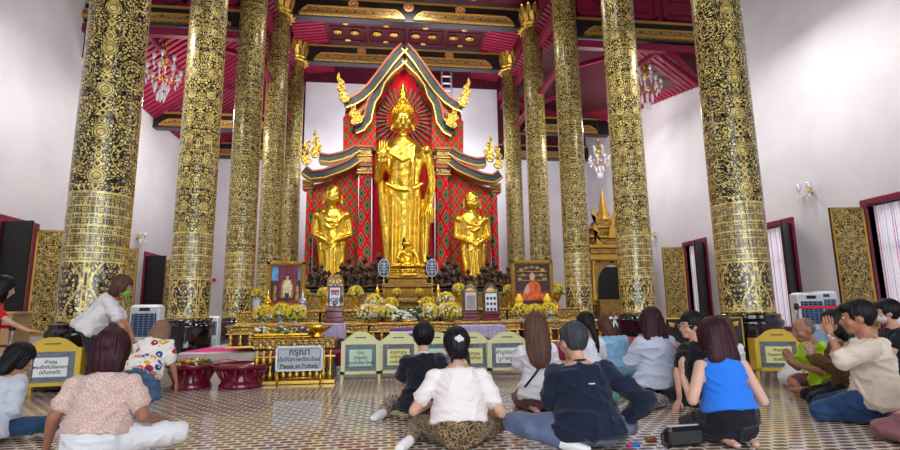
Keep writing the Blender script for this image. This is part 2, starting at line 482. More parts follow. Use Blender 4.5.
M['gpaper'] = plain('pale green paper', (186, 214, 188), .6)
M['ink'] = plain('black ink', (16, 16, 20), .5)
M['goldink'] = plain('gold ink', (214, 178, 70), .4, .4)
M['boxin'] = plain('dark box inside', (44, 66, 92), .6)
M['cardboard'] = plain('light tan board', (214, 176, 122), .6, 0, .1, 8, vary=.08)
M['silver'] = plain('brushed steel', (190, 190, 196), .28, .9)
M['crystal'] = plain('crystal', (236, 234, 238), .08, .25, coat=.8)
M['yflower'] = plain('yellow petals', (244, 206, 42), .6, vary=.15, bscale=60)
M['wflower'] = plain('white petals', (244, 238, 224), .6)
M['oflower'] = plain('orange petals', (240, 140, 20), .6)
M['green'] = plain('leaf green', (60, 106, 44), .5, vary=.3)
M['purple'] = plain('purple petals', (120, 60, 150), .6)
M['redgloss'] = plain('red lacquer', (206, 10, 34), .6, 0, spec=.2)
M['tiledark'] = carved('dark green glass mosaic', (48, 56, 56), (26, 30, 34), 14, .05, .3, .2, .4, .4)
M['orange'] = plain('orange edging', (164, 88, 60), .5, .2)
M['frame'] = carved('gilt frame', (196, 150, 58), (96, 60, 24), 30, .05)
def glassmat(name, a=.25, rgb=(.75,.85,.95)):
    t = T(name, .04, 0, rgb); t.set('Alpha', a); return t.m
M['glass'] = glassmat('box glass', .1)
M['col0'] = lacquer('lacquer front columns', 'shaft_big')
M['col1'] = lacquer('lacquer middle columns', 'shaft_mid')
M['col2'] = lacquer('lacquer rear columns', 'shaft_fine')
M['panel'] = lacquer('lacquer shutter panel', 'panel')
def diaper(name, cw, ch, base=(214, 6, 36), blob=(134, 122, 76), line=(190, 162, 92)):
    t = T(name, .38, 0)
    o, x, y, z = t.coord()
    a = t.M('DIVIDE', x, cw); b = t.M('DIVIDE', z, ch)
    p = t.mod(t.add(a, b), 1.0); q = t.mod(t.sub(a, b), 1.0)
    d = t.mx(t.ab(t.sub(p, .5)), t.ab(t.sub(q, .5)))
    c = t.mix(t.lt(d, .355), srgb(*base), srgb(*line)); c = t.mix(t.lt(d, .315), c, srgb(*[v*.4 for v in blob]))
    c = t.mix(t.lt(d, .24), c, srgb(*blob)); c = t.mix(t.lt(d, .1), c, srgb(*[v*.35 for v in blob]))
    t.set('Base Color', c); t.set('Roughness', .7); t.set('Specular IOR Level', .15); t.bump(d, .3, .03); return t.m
M['diaper'] = diaper('red diaper mosaic', .44, .62)
M['diaper2'] = diaper('tall diaper mosaic', .54, 1.05, (214, 6, 36), (122, 120, 88), (180,160,96))
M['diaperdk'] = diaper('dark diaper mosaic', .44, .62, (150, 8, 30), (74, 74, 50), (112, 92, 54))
M['skyout'] = None
def curtain():
    t = T('striped curtain', .8, 0); o, x, y, z = t.coord()
    s = t.mod(t.mul(y, 8.0), 1.0)
    t.set('Base Color', t.ramp(s, [(0, srgb(245,240,248)), (.4, srgb(214,60,120)), (.52, srgb(245,240,248)), (.8, srgb(90,110,190)), (.9, srgb(240,236,248))], 'CONSTANT'))
    t.set('Transmission Weight', .0); t.set('Emission Color', (0,0,0))
    tr = t.n('ShaderNodeBsdfTranslucent'); tr.inputs[0].default_value = (.95,.85,.95,1); mxs = t.n('ShaderNodeMixShader'); mxs.inputs[0].default_value = .12
    out = [n for n in t.nt.nodes if n.type == 'OUTPUT_MATERIAL'][0]
    t.nt.links.new(t.b.outputs[0], mxs.inputs[1]); t.nt.links.new(tr.outputs[0], mxs.inputs[2]); t.nt.links.new(mxs.outputs[0], out.inputs[0])
    return t.m
M['curtain'] = curtain()
M['finial'] = carved('pierced gilt finial', (240, 200, 70), (90, 40, 14), 7, .07, .3, .7, .3, .9)

# ================================================================== the hall
XW, XC, Y0, DY = 11.0, 5.65, 9.0, 4.2175
YC = [Y0 + DY*i for i in range(5)]
ZB, ZT = .5, 3.56
st = dict(kind='structure')
MB().box((-14, -7, -.3), (14, 29.4, 0)).build('floor', M['floor'], **st)

def side_wall(name, s, openings, prof):
    mb = MB(); x0, x1 = s*XW, s*(XW+.45)
    mb.box((x0, -3, 0), (x1, 29.4, ZB))
    y = -3
    for a, b in openings: mb.box((x0, y, ZB), (x1, a, ZT)); y = b
    mb.box((x0, y, ZB), (x1, 29.4, ZT))
    for (ya, za), (yb, zb) in zip(prof, prof[1:]):
        mb.prism([(ya, ZT), (yb, ZT), (yb, zb), (ya, za)], x0, x1, 'x')
    return mb.build(name, M['wall'], **st)
OR_ = [(5.9, 7.15), (10.15, 11.4), (13.95, 15.2), (18.2, 19.45), (22.6, 23.8)]
OL_ = [(6.3, 7.5), (10.6, 11.8), (14.8, 16.05), (19.0, 20.25), (23.2, 24.4)]
side_wall('wall_left', -1, OL_, [(-3, 15.6), (17.4, 15.6), (17.4, 9.5), (29.4, 9.6)])
side_wall('wall_right', 1, OR_, [(-3, 15.6), (17.4, 15.6), (17.4, 9.6), (25.87, 11.42), (29.4, 11.9)])
mb = MB(); mb.box((-XW, 29, 0), (XW, 29.4, 9.7)); mb.box((-5.6, 29, 9.7), (5.6, 29.4, 14.25)); mb.box((5.6, 29, 9.7), (XW, 29.4, 10.4)); mb.build('wall_back', M['wall'], **st)
mb = MB(); mb.box((-XW, 28.95, 14.25), (XW, 29.4, 15.6)); mb.box((-XW, 28.98, 9.7), (-5.6, 29.4, 14.25)); mb.box((5.6, 28.98, 10.4), (XW, 29.4, 14.25))
for k in range(8): mb.box((-5.2+k*1.4, 28.9, 14.35), (-5.1+k*1.4, 28.95, 15.1))
mb.build('trim_1', M['crimdk'], **st)

mb = MB(); fy0, fy1 = -3.4, -3.0  # unseen entrance wall, its doorways shaped for directional light and reflected streaks
for x0, x1, z0, z1 in ((-11.45,-9.0,0,15.6),(-9.0,-6.2,6.5,15.6),(-6.2,-3.4,0,15.6),(-3.4,3.4,9.5,15.6),(3.4,6.2,0,15.6),(6.2,9.0,6.5,15.6),(9.0,11.45,0,15.6)): mb.box((x0,fy0,z0),(x1,fy1,z1))
mb.build('wall_front', M['wall'], **st)

# windows with lacquered shutters
wn = 0
def panel_mesh():
    mb = MB()
    W_, H_ = .86, ZT-ZB-.06
    mb.cur = 0; mb.box((0, -.03, 0), (W_, .03, H_))
    # gilded face (local -y)
    mb.cur = 1; i = [mb._v(p) for p in ((.03,-.034,.03),(W_-.03,-.034,.03),(W_-.03,-.034,H_-.03),(.03,-.034,H_-.03))]
    mb.face(i, False, [(-.43,0),(.43,0),(.43,H_),(-.43,H_)])
    mb.cur = 2
    for x0,x1,z0,z1 in ((.0,.05,0,H_),(W_-.05,W_,0,H_),(0,W_,0,.05),(0,W_,H_-.05,H_)): mb.box((x0,-.042,z0),(x1,-.034,z1))
    return mb
pm = panel_mesh().mesh('shutter', [M['black'], M['panel'], M['gold']])
cm = MB()
for k in range(46):
    pass
for s, ops, nm in ((-1, OL_, 'left'), (1, OR_, 'right')):
    for a, b in ops:
        wn += 1
        mb = MB(); x0, x1 = s*(XW-.07), s*(XW+.3)
        for (ya, yb, za, zb) in ((a-.16, a, ZB-.14, ZT+.16), (b, b+.16, ZB-.14, ZT+.16), (a, b, ZT, ZT+.16), (a, b, ZB-.14, ZB)):
            mb.box((x0, ya, za), (x1, yb, zb), .02)
        mb.box((s*(XW+.2), a, 2.45), (s*(XW+.26), b, 2.52))
        w = mb.build('window_%d' % wn, M['crim'], **st)
        def shut(Y, ang, face):
            o = bpy.data.objects.new('shutter', pm); COL.objects.link(o); o.parent = w
            o.location = (s*(XW-.08), Y, ZB+.03); o.rotation_euler = (0, 0, ang)
            if face == 'flip': o.scale = (1, -1, 1)
            return o
        # far shutter swings in and shows its gilt face, near one shows its black back
        shut(b+.08, pi-radians(6) if s > 0 else radians(6), 'flip' if s > 0 else 'n')
        shut(a-.06, pi+radians(36) if s > 0 else -radians(14), 'n' if s > 0 else 'flip')
        # curtain of narrow folds
        cm = MB(); n = 40
        pr = [(s*(XW+.12)+.025*sin(k*2.1), a+.02+(b-a-.04)*k/n) for k in range(n+1)]
        ra = [cm._v((p[0], p[1], ZB)) for p in pr]; rb = [cm._v((p[0], p[1], ZT-.02)) for p in pr]
        for k in range(n): cm.face([ra[k], ra[k+1], rb[k+1], rb[k]], True)
        cm.build('curtain', M['curtain'], w)
# ------------------------------------------------------------------ ceilings
mb = MB()
mb.box((-XW, -3, 15.1), (XW, 29, 15.3))
mb.build('ceiling', M['crimdk'], **st)
def aisle_roof(name, s, z_a, z_b):   # z_a at Y=17.4, z_b at Y=29
    zi = 13.7; mb = MB()
    zs = lambda Y: z_a + (z_b-z_a)*(Y-17.4)/11.6
    a, b = 17.4, 29.0
    v = [mb._v(p) for p in ((s*XW, a, zs(a)), (s*XW, b, zs(b)), (s*XC, b, zi), (s*XC, a, zi), (s*XW, a, zs(a)+.25), (s*XW, b, zs(b)+.25), (s*XC, b, zi+.25), (s*XC, a, zi+.25))]
    for q in ((0,1,2,3),(4,5,6,7),(0,1,5,4),(1,2,6,5),(2,3,7,6),(3,0,4,7)): mb.face([v[i] for i in q])
    mb.build(name, M['crimdk'], **st)
    rf = MB(); Y = a+.15
    while Y < b:
        p, q = V((s*XW, Y, zs(Y))), V((s*XC, Y, zi)); d = (q-p).normalized(); n = V((0,1,0)).cross(d); n = n if n.z > 0 else -n
        quad = []
        for c in (p, q):
            for dy in (0, .17):
                for h in (0, -.12): quad.append(rf._v(c+V((0,dy,0))+n*h))
        for f in ((0,1,3,2),(4,6,7,5),(1,5,7,3),(0,2,6,4),(0,4,5,1),(2,3,7,6)): rf.face([quad[i] for i in f])
        Y += .3
    return rf, zs
k = 2
for s, za, zb in ((-1, 9.5, 9.6), (1, 9.6, 11.9)):
    rf, zs = aisle_roof('ceiling_aisle_%s' % ('left' if s < 0 else 'right'), s, za, zb)
    rf.build('trim_%d' % k, M['crimrf'], **st); k += 1
    mb = MB()
    for fr in (.33, .72):       # purlins along the slope
        pts = []
        for Y in (17.4, 29): pts.append(V((s*(XW+(XC-XW)*fr), Y, zs(Y)+(13.7-zs(Y))*fr-.2)))
        mb.tube(pts, .11, 4, False)
    for Y in (19.6, 23.7):     # slanting braces
        mb.tube([(s*(XC+.4), Y, 10.9), (s*(XW-2.6), Y, zs(Y)+(13.7-zs(Y))*.45)], .12, 4, False)
        mb.tube([(s*(XC+.9), Y, 10.3), (s*(XC+.9), Y, 12.9)], .09, 4, False)
    mb.box((s*(XC+.1), 17.5, 12.9), (s*(XC+.35), 28.9, 13.2))
    mb.box((s*(XC+.1), 17.5, 10.6), (s*(XC+.3), 28.9, 10.8))
    mb.build('trim_%d' % k, M['crim'], **st); k += 1
    # boarded triangle between the outer beam and the slope of the roof
    mb = MB(); ze = 9.5 if s < 0 else 9.6
    mb.prism([(s*XW, ze), (s*XW, 12.0), (s*XC, 12.0), (s*XC, 13.6)] if False else [(s*(XW+.5), ze), (s*(XW+.5), 11.6), (s*8.3, 11.6)], 17.42, 17.5)
    mb.build('trim_%d' % k, M['crimdk'], **st); k += 1
    mb = MB()
    for j in range(9):
        xx = s*(8.5+j*.3); zz_ = ze+(XW-abs(xx))*(13.7-ze)/(XW-XC)
        if zz_ < 11.3: mb.prism([(xx, zz_), (xx+s*.14, zz_-.1), (xx+s*.14-s*(11.4-zz_)*.9, 11.4), (xx-s*(11.4-zz_)*.9, 11.4)], 17.36, 17.43)
    mb.build('trim_%d' % k, M['crimrf'], **st); k += 1
    MB().box((s*(XC+.4), 17.2, 10.35 if s < 0 else 10.72), (s*XW, 17.45, 10.62 if s < 0 else 11.0)).build('trim_%d' % k, M['crim'], **st); k += 1
    # timber gable above the outer beam, and clerestory above the columns
    mb = MB(); zl = 11.9 if s > 0 else 11.45
    mb.box((s*(XC-.1), 17.46, zl-.1), (s*(XW+.5), 17.62, 15.1))
    for j in range(3):
        xa = s*(XC+.5+j*1.75)
        for (p0, p1, z0, z1) in ((0,1.5,zl+.25,zl+.34),(0,1.5,zl+1.3,zl+1.39),(0,.1,zl+.25,zl+1.39),(1.4,1.5,zl+.25,zl+1.39),(.3,1.2,zl+.5,zl+.56),(.3,1.2,zl+1.05,zl+1.11)):
            mb.box((xa+s*p0, 17.38, z0), (xa+s*p1, 17.46, z1))
    mb.box((s*(XC+.15), 17.6, 13.6), (s*(XC+.4), 29, 15.1))
    mb.build('trim_%d' % k, M['crim'], **st); k += 1
    # sloping rafters beside the coffered bays
    rf = MB(); Y = YC[3]+.7
    while Y < 28.9:
        p, q = V((s*5.6, Y, 14.86)), V((s*4.0, Y, 15.09)); quad = []
        for c in (p, q):
            for dy in (0, .14):
                for h in (0, -.14): quad.append(rf._v(c+V((0,dy,h))))
        for f in ((0,1,3,2),(4,6,7,5),(1,5,7,3),(0,2,6,4),(0,4,5,1),(2,3,7,6)): rf.face([quad[i] for i in f])
        Y += .27
    rf.build('trim_%d' % k, M['crimrf'], **st); k += 1

# coffered ceiling bays
for bi, (ya, yb) in enumerate(((YC[3]+.3, YC[4]-.3), (YC[2]+.3, YC[3]-.3))):
    root = empty('coffered_ceiling', (0, (ya+yb)/2, 14.98), 0, ['dark maroon coffered ceiling bay with gold rosettes above the tall shrine', 'maroon ceiling bay cut by the top edge of the photo'][bi], 'ceiling panel')
    h = (yb-ya)/2; mb = MB(); mb.box((-3.95, -h, .05), (3.95, h, .1))
    for j in range(5): x = -3.9+j*1.95; mb.box((x-.07, -h, -.03), (x+.07, h, .05))
    for yy in (-h+.06, -.06, h-.18): mb.box((-3.9, yy, -.02), (3.9, yy+.1, .05))
    for j in range(4):
        for i2 in range(2):
            xa, y_ = -3.75+j*1.95, -h+.35+i2*h; 
            for (p, q, r, t_) in ((0,1.65,0,.06),(0,1.65,h-.5,h-.44),(0,.06,0,h-.44),(1.59,1.65,0,h-.44)): mb.box((xa+p, y_+r, 0), (xa+q, y_+t_, .05))
    mb.build('coffer_board', M['crimdk'], root)
    ros = MB().ball((0,0,0), (.23,.17,.05), 14, 6); ros.ball((0,0,-.04), (.1,.08,.04), 10, 5)
    for a in range(8): ros.ball((.17*cos(a*pi/4), .13*sin(a*pi/4), -.02), (.06,.05,.03), 6, 4)
    rm = ros.mesh('rosette', M['gold'])
    for j in range(4):
        for (dx, dy) in ((.45,-.5),(1.3,-.5),(.45,.5),(1.3,.5),(.9,-.95),(.9,0),(.9,.95)):
            o = bpy.data.objects.new('rosette', rm); COL.objects.link(o); o.parent = root
            o.location = (-3.9+j*1.95+dx, dy*h*.9, -.02); 
            if abs(dx-.9) < .01: o.scale = (.65,.55,1)
# ------------------------------------------------------------------ beams
def beam(label, x0, x1, Y, z0, z1, boards, rosettes, name='ceiling_beam'):
    xm = (x0+x1)/2; r = empty(name, (xm, Y, z0), 0, label, 'beam'); w = abs(x1-x0)/2; h = z1-z0
    MB().box((-w, -.18, 0), (w, .18, h), .02).build('timber', M['black'], r)
    mb = MB(); mb.box((-w, -.21, h-.07), (w, -.17, h+.02)); mb.build('gold_moulding', M['gold'], r)
    MB().box((-w, -.2, -.07), (w, .2, .0)).build('underside_strip', M['strip'], r)
    for (a, b, rb) in boards:
        a -= xm; b -= xm; bh = h*.46; e = min(.38, (b-a)*.2)
        ol = [(a, .0), (b, .0)] + ([(b-e*.4, bh*.6), (b-e, bh)] if rb & 2 else [(b, bh)]) + ([(a+e, bh), (a+e*.4, bh*.6)] if rb & 1 else [(a, bh)])
        o = MB().prism(ol, -.27, -.18).build('ornament_board', M['board'], r)
        path = ol[2:]; path = [ol[1]] + path + [ol[0]]
        MB().strip(path, .055, -.31, -.26).strip([(a, .05), (b, .05)], .09, -.32, -.26).build('board_edging', M['gold'], o)
    for x in rosettes:
        mb = MB(); c = (x-xm, -.2, h*.72); R_ = h*.27
        mb.lathe([(R_*.0, .0), (R_, .0), (R_*1.05, .03), (R_*.9, .06), (R_*.6, .03), (0, .05)], (0,0,0), 18)
        for a in range(8): mb.ball((R_*.6*cos(a*pi/4), R_*.6*sin(a*pi/4), .05), (R_*.2, R_*.2, .04), 8, 5)
        mb.ball((0,0,.06), (R_*.25, R_*.25, .05), 8, 5)
        o = mb.build('rosette', M['copper'], r, c); o.rotation_euler = (pi/2, 0, 0)
M['strip'] = plain('dark underside strip', (52,44,52), .4); M['copper'] = plain('copper rosette', (206,150,100), .4, .6)
beam('black and gold tie beam nearest the camera, crossing the top edge over the nave', -5.3, 5.3, YC[3], 13.93, 14.82, [(-4.8, -.25, 3), (.2, 4.75, 3)], [-2.5, -.05, 2.3])
beam('black and gold tie beam just behind the peak of the red shrine', -5.3, 5.3, YC[4], 13.93, 14.82, [(-4.7, -.2, 3), (.1, 4.6, 3)], [-2.3, 2.3])
beam('black and gold beam at the top left between the two nearest left columns', -XW, -XC-.4, YC[2], 10.8, 11.42, [(-XW, -6.3, 2)], [])
beam('black and gold beam at the top right between the two nearest right columns', XC+.4, XW, YC[2], 11.2, 11.92, [(6.3, XW, 1)], [])
beam('lower black beam resting on the left white wall below the left chandelier', -XW, -XC-.3, 23.0, 9.13, 9.77, [(-10.7, -6, 3)], [])
beam('lower black beam ending at the white wall behind the right chandelier', XC+.4, XW, YC[4], 10.46, 11.3, [(6.2, 10.3, 3)], [])
beam('lowest left black beam along the head of the white back wall', -XW, -XC+.1, 28.8, 9.6, 10.35, [(-10.5, -6, 3)], [])
beam('lowest right black beam along the head of the white back wall', XC-.1, XW, 28.8, 9.95, 10.7, [(6, 10.5, 3)], [])

# ------------------------------------------------------------------ columns
RC = .455
base_prof = [(.68,0),(.69,.05),(.68,.12),(.62,.17),(.6,.24),(.56,.3),(.545,.4),(.545,.72),(.57,.77),(.57,.82),(.53,.86),(.52,.9),(.53,.93),(.5,.955)]
shaft_prof = [(RC+.005, .95), (RC, 1.0), (RC, 3.0), (RC-.005, 6.0), (RC-.01, 10), (RC-.02, 13.85)]
bm_ = MB().lathe(base_prof, seg=32).mesh('base', M['blacq'])
sm_ = [MB().lathe(shaft_prof, seg=48, uvw=True).mesh('shaft', M[k]) for k in ('col0', 'col1', 'col2')]
cp_ = MB(); cp_.lathe([(RC-.02,0),(RC+.05,.02),(RC+.05,.08),(RC,.1),(RC,.2),(RC+.06,.22),(RC+.06,.28),(RC,.3),(RC-.02,1.2)], (0,0,0), 24)
for j in range(14):
    a = 2*pi*j/14; cp_.ball(((RC+.08)*cos(a), (RC+.08)*sin(a), .05), .05, 6, 4)
    for rw, (z, h, off) in enumerate(((.3, .42, 0), (.62, .52, pi/14))):
        aa = a+off; c = V((cos(aa), sin(aa), 0)); t_ = V((-sin(aa), cos(aa), 0)); r0 = RC+.0; ids = []
        pts = [(-.085, 0, 0), (.085, 0, 0), (.1, .5, .05), (.05, .85, .1), (0, 1, .14), (-.05, .85, .1), (-.1, .5, .05)]
        A = [cp_._v(c*(r0+o+.05) + t_*w + V((0,0,z+h*f))) for w, f, o in pts]; B = [cp_._v(c*(r0+o-.0) + t_*w + V((0,0,z+h*f))) for w, f, o in pts]
        cp_.face(A); cp_.face(list(reversed(B)))
        for q in range(7): cp_.face([A[q], B[q], B[(q+1)%7], A[(q+1)%7]])
cpm = cp_.mesh('capital', M['gold'])
near = ['nearest', 'second', 'third', 'fourth', 'rearmost']
for s, side in ((-1, 'left'), (1, 'right')):
    for i, Y in enumerate(YC):
        fin = {0: 'gold scrolls and rosettes', 1: 'paired gold rosettes', 2: 'fine gold tracery', 3: 'dense gold tracery and a lotus capital', 4: 'dense gold tracery and a low lotus capital'}[i]
        r = empty('temple_column', (s*XC, Y, 0), 0, '%s of the five round black columns with %s in the %s row' % (near[i], fin, side), 'column', '%s row of lacquered columns' % side)
        for nm, me in (('base', bm_), ('shaft', sm_[min(i, 2)]), ('capital', cpm)):
            o = bpy.data.objects.new(nm, me); COL.objects.link(o); o.parent = r
            if nm == 'capital': o.location = (0, 0, 13.8); o.scale = (1.14, 1.14, 1)
            if nm == 'shaft': o.rotation_euler = (0, 0, (.25 if s < 0 else -.2)+i*.5)
# ================================================================== the tall red shrine
SX, SY = -.18, 23.0
shrine = empty('altar_shrine', (SX, SY, 0), 0, 'tall red mosaic shrine with pointed arch and two wings behind the golden statues', 'shrine')
def q2(x, y, Y=SY): p = at(x, y, Y); return (p.x-SX, p.z)
def mir(pts): return [(-a, b) for a, b in pts]
def both(fn, pts):
    fn(pts); fn(mir(pts))
PXM = 23/520.0
ctr = [q2(x, y) for x, y in ((403.4,66),(396,74),(390,84),(384,98),(377,107),(374,118),(376,128),(372,140),(372,285))]
MB().prism(ctr + list(reversed([(-a, b) for a, b in ctr[1:]])), .45, .7).build('back_panel', M['redgloss'], shrine)
lo = [q2(372,168), q2(372,285)]
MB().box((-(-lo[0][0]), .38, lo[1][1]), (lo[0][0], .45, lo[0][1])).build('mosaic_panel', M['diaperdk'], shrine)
hc = q2(403, 116)
ray_me = None
for k in range(30):
    a = radians(-62 + k*(304/29))
    if ray_me is None:
        mb = MB(); r0, r1 = .72, 1.62
        mb.cur = 0; mb.prism([(-.035, r0), (.035, r0), (.06, r1-.12), (0, r1), (-.06, r1-.12)], -.05, .02)
        mb.cur = 1; mb.prism([(-.018, r0+.05), (.018, r0+.05), (.035, r1-.14), (0, r1-.08), (-.035, r1-.14)], -.08, -.05)
        ray_me = mb.mesh('halo_ray', [M['frame'], M['tiledark']])
    o = bpy.data.objects.new('halo_ray', ray_me); COL.objects.link(o); o.parent = shrine
    ang = -radians(152) + k*radians(304/29)
    o.location = (hc[0], .42, hc[1]); o.rotation_euler = (0, ang, 0)
for s in (1, -1):
    f = (lambda P: P) if s == 1 else mir
    Q = lambda *a: f([q2(x, y) for x, y in a])
    def bx(x0, y0, x1, y1, d0, d1, name, mt):
        a, b = Q((x0, y0), (x1, y1)); return MB().box((a[0], d0, a[1]), (b[0], d1, b[1])).build(name, mt, shrine)
    bx(357.5,286,371.5,168,-.15,.5,'pilaster',M['diaper2']); bx(303.5,286,312.5,190,-.05,.4,'outer_pilaster',M['diaper2'])
    MB().prism(Q((312,184),(330,180),(345,172),(358,162),(358,286),(312,286)), .15, .4).build('wing_panel', M['diaper'], shrine)
    MB().prism(Q((343,117),(352,108),(376,100),(376,150),(358,152),(343,160)), .05, .45).build('shoulder_block', M['diaper'], shrine)
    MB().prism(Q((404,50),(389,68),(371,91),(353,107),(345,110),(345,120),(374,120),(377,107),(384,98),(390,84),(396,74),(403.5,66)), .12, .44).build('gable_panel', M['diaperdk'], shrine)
    # stacked capital
    for j, (ya, yb, mt, e) in enumerate(((146,149.5,'orange',1.5),(149.5,151,'gold',.6),(151,156,'board',0),(156,158,'gold',1),(158,164,'golddull',.4),(164,168,'orange',1.2),(168,173,'board',.2),(173,175,'gold',.8))):
        a, b = Q((357.5-e, ya), (371.5+e, yb)); MB().box((a[0], -.2-e*.04, a[1]), (b[0], .5, b[1]), .02).build('capital_band', M[mt], shrine)
    for (ya, yb, mt) in ((180,183,'gold'),(183,187,'board'),(187,190,'orange')):
        a, b = Q((302.6, ya), (313.4, yb)); MB().box((a[0], -.1, a[1]), (b[0], .4, b[1]), .02).build('capital_band', M[mt], shrine)
    def roofband(path, w, y0, y1):
        p = [V(v) for v in path]; P = Q(*path); wm = w*PXM
        o = MB().strip(P, wm, y0, y1).build('roof_band', M['tiledark'], shrine)
        nn = []
        for i in range(len(P)):
            a = V(P[max(i-1,0)]); b = V(P[min(i+1,len(P)-1)]); t_ = (b-a).normalized(); n_ = V((-t_.y, t_.x)); n_ = n_ if n_.y > 0 else -n_
            nn.append(n_)
        up = [tuple(V(P[i])+nn[i]*wm*.5) for i in range(len(P))]; dn = [tuple(V(P[i])-nn[i]*wm*.5) for i in range(len(P))]
        MB().strip(up, .085, y0-.06, y1).build('edging', M['orange'], o); MB().strip(dn, .055, y0-.05, y1).build('gold_edging', M['gold'], o)
    roofband([(404,50),(397,57),(389,67),(380,79),(371,90.5),(362,99),(353,104.5),(345,107)], 8.5, -.35, .3)
    roofband([(403.5,61),(396,68),(389,74),(381,84),(377.5,95),(372,103),(369.5,112),(368,121),(362,129),(355,132)], 8, -.25, .3)
    roofband([(358,150),(350,155),(340,158.5),(330,160.5),(320,159)], 7.5, -.3, .35)
    roofband([(358,161),(349,167),(338,171.5),(325,176),(313,177.5),(305,172)], 8, -.4, .3)
    MB().strip(Q((403.5,55),(394,63),(384,75),(374,92),(366,104),(360,112),(357,122)), .2, -.1, .2).build('inlay_band', M['orange'], shrine)
    for nm, pts in (('naga_finial', [(340,76),(341.5,83),(345,86),(343.5,90),(347.5,93),(346,97),(351,100),(349,106),(343,106),(339.5,101),(341,96.5),(337.5,92),(340,88),(337.5,82)]),
                    ('flame_finial', [(350,107),(353,112),(356,109.5),(357.5,115),(361.5,113.5),(360.5,119),(365,120),(362,126),(356,129),(350.5,127),(353,121.5),(349.5,118),(352,114)]),
                    ('flame_finial', [(316.8,133),(317.5,139),(320.5,142),(318.8,146),(323,149),(321,155),(318,160),(313,160),(311.5,154),(315,150),(313,146),(316,142),(314.5,138)]),
                    ('naga_finial', [(311.5,144),(311.5,149),(308.5,151),(311,155),(309,158),(312.5,163),(309,167),(304,166),(303,161),(306,158),(303.5,154),(306.5,150),(305.5,147)])):
        MB().prism(Q(*pts), -.5, -.28).build(nm, M['finial'], shrine)
MB().box((-4.5, -1.6, 0), (4.5, .7, 2.55), .05).build('stepped_base', M['golddull'], shrine)
mb = MB()
for z, e in ((.4,.12),(1.0,.06),(1.5,.1),(2.0,.08),(2.42,.14)): mb.box((-4.5-e, -1.6-e, z), (4.5+e, -.2, z+.1), .03)
mb.build('base_moulding', M['gold'], shrine)

# ================================================================== golden statues
def statue_face(mb, c, rx, ry, rz, fy=-1):
    """a head looking towards -y"""
    c = V(c); g = lambda x, y, z: c + V((x*rx, y*ry, z*rz))
    mb.ball(c, (rx, ry, rz), 24, 16); mb.ball(g(0, .05, .25), (rx*1.0, ry*1.0, rz*.8), 20, 12)
    mb.ball(g(0,-.45,-.62), (rx*.5, ry*.5, rz*.36), 14, 10)
    mb.cap(g(0,-.95,.18), g(0,-1.1,-.2), rx*.08, rx*.13, 10); mb.ball(g(0,-1.06,-.22), (rx*.2, ry*.12, rz*.07))
    for s in (1,-1):
        mb.tube([g(s*.12,-.98,.2), g(s*.36,-.96,.33), g(s*.66,-.78,.27), g(s*.82,-.6,.14)], rx*.06, 6)
        mb.ball(g(s*.4,-.84,.06), (rx*.23, ry*.16, rz*.09), 12, 8)
        mb.tube([g(s*.18,-1.0,.02), g(s*.42,-.99,-.03), g(s*.66,-.82,.04)], rx*.045, 6)
        mb.ball(g(s*.5,-.62,-.25), (rx*.35, ry*.3, rz*.3), 12, 8)
        mb.cap(g(s*1.02,0,.2), g(s*1.08,-.05,-.75), rx*.14, rx*.15, 10); mb.ball(g(s*1.04,0,.15), (rx*.13, ry*.25, rz*.22))
    mb.tube([g(-.34,-.88,-.44), g(-.16,-1.02,-.42), g(0,-1.05,-.45), g(.16,-1.02,-.42), g(.34,-.88,-.44)], [rx*.05,rx*.1,rx*.11,rx*.1,rx*.05], 8)
    mb.tube([g(-.2,-.93,-.56), g(0,-1.0,-.58), g(.2,-.93,-.56)], rx*.09, 8)

BY = 22.15; o0 = at(404, 277, BY); bz = 2.56
def b(x, y, d=0.0): p = at(x, y, BY); return V((p.x-o0.x, d, p.z-bz))
px = BY/520.0
mb = MB()
mb.loft([(b(405,278),19*px,.62),(b(405,262),18.5*px,.58),(b(405,240),17.5*px,.52),(b(405,215),17*px,.5),(b(404.5,195),17.5*px,.52),(b(404,178),17*px,.5),(b(404,162),20.5*px,.55),(b(403.5,151),22*px,.5),(b(403.5,143),16*px,.42),(b(403.5,138),7*px,.28)], seg=32)
mb.cap(b(403.3,142), b(403,130), 6.2*px, 5.6*px, 16)
mb.ball(b(382,151), (6.5*px, .34, 6*px)); mb.ball(b(427,151), (6.5*px, .34, 6*px))
mb.cap(b(381,152), b(378.5,180,-.1), 5.6*px, 4.8*px); mb.cap(b(378.5,180,-.1), b(382.5,166,-.75), 4.8*px, 3.2*px)
mb.ball(b(383,159,-.85), (4.6*px, .1, 6*px)); 
mb.cap(b(428,152), b(432,182,.0), 5.4*px, 4.6*px); mb.cap(b(432,182), b(430.5,205,-.15), 4.6*px, 3.0*px); mb.ball(b(430.5,210,-.2), (3.6*px, .12, 5.5*px))
# robe hanging from both arms
mb.loft([(b(380,172,.05),3.2*px,.3),(b(383,200,.05),5*px,.22),(b(386,235,.05),5*px,.22),(b(388,268,.05),4.4*px,.26)], seg=14)
mb.loft([(b(431,176,.08),3*px,.3),(b(428,200,.08),5*px,.22),(b(426,235,.08),4.6*px,.22),(b(425,268,.08),4*px,.26)], seg=14)
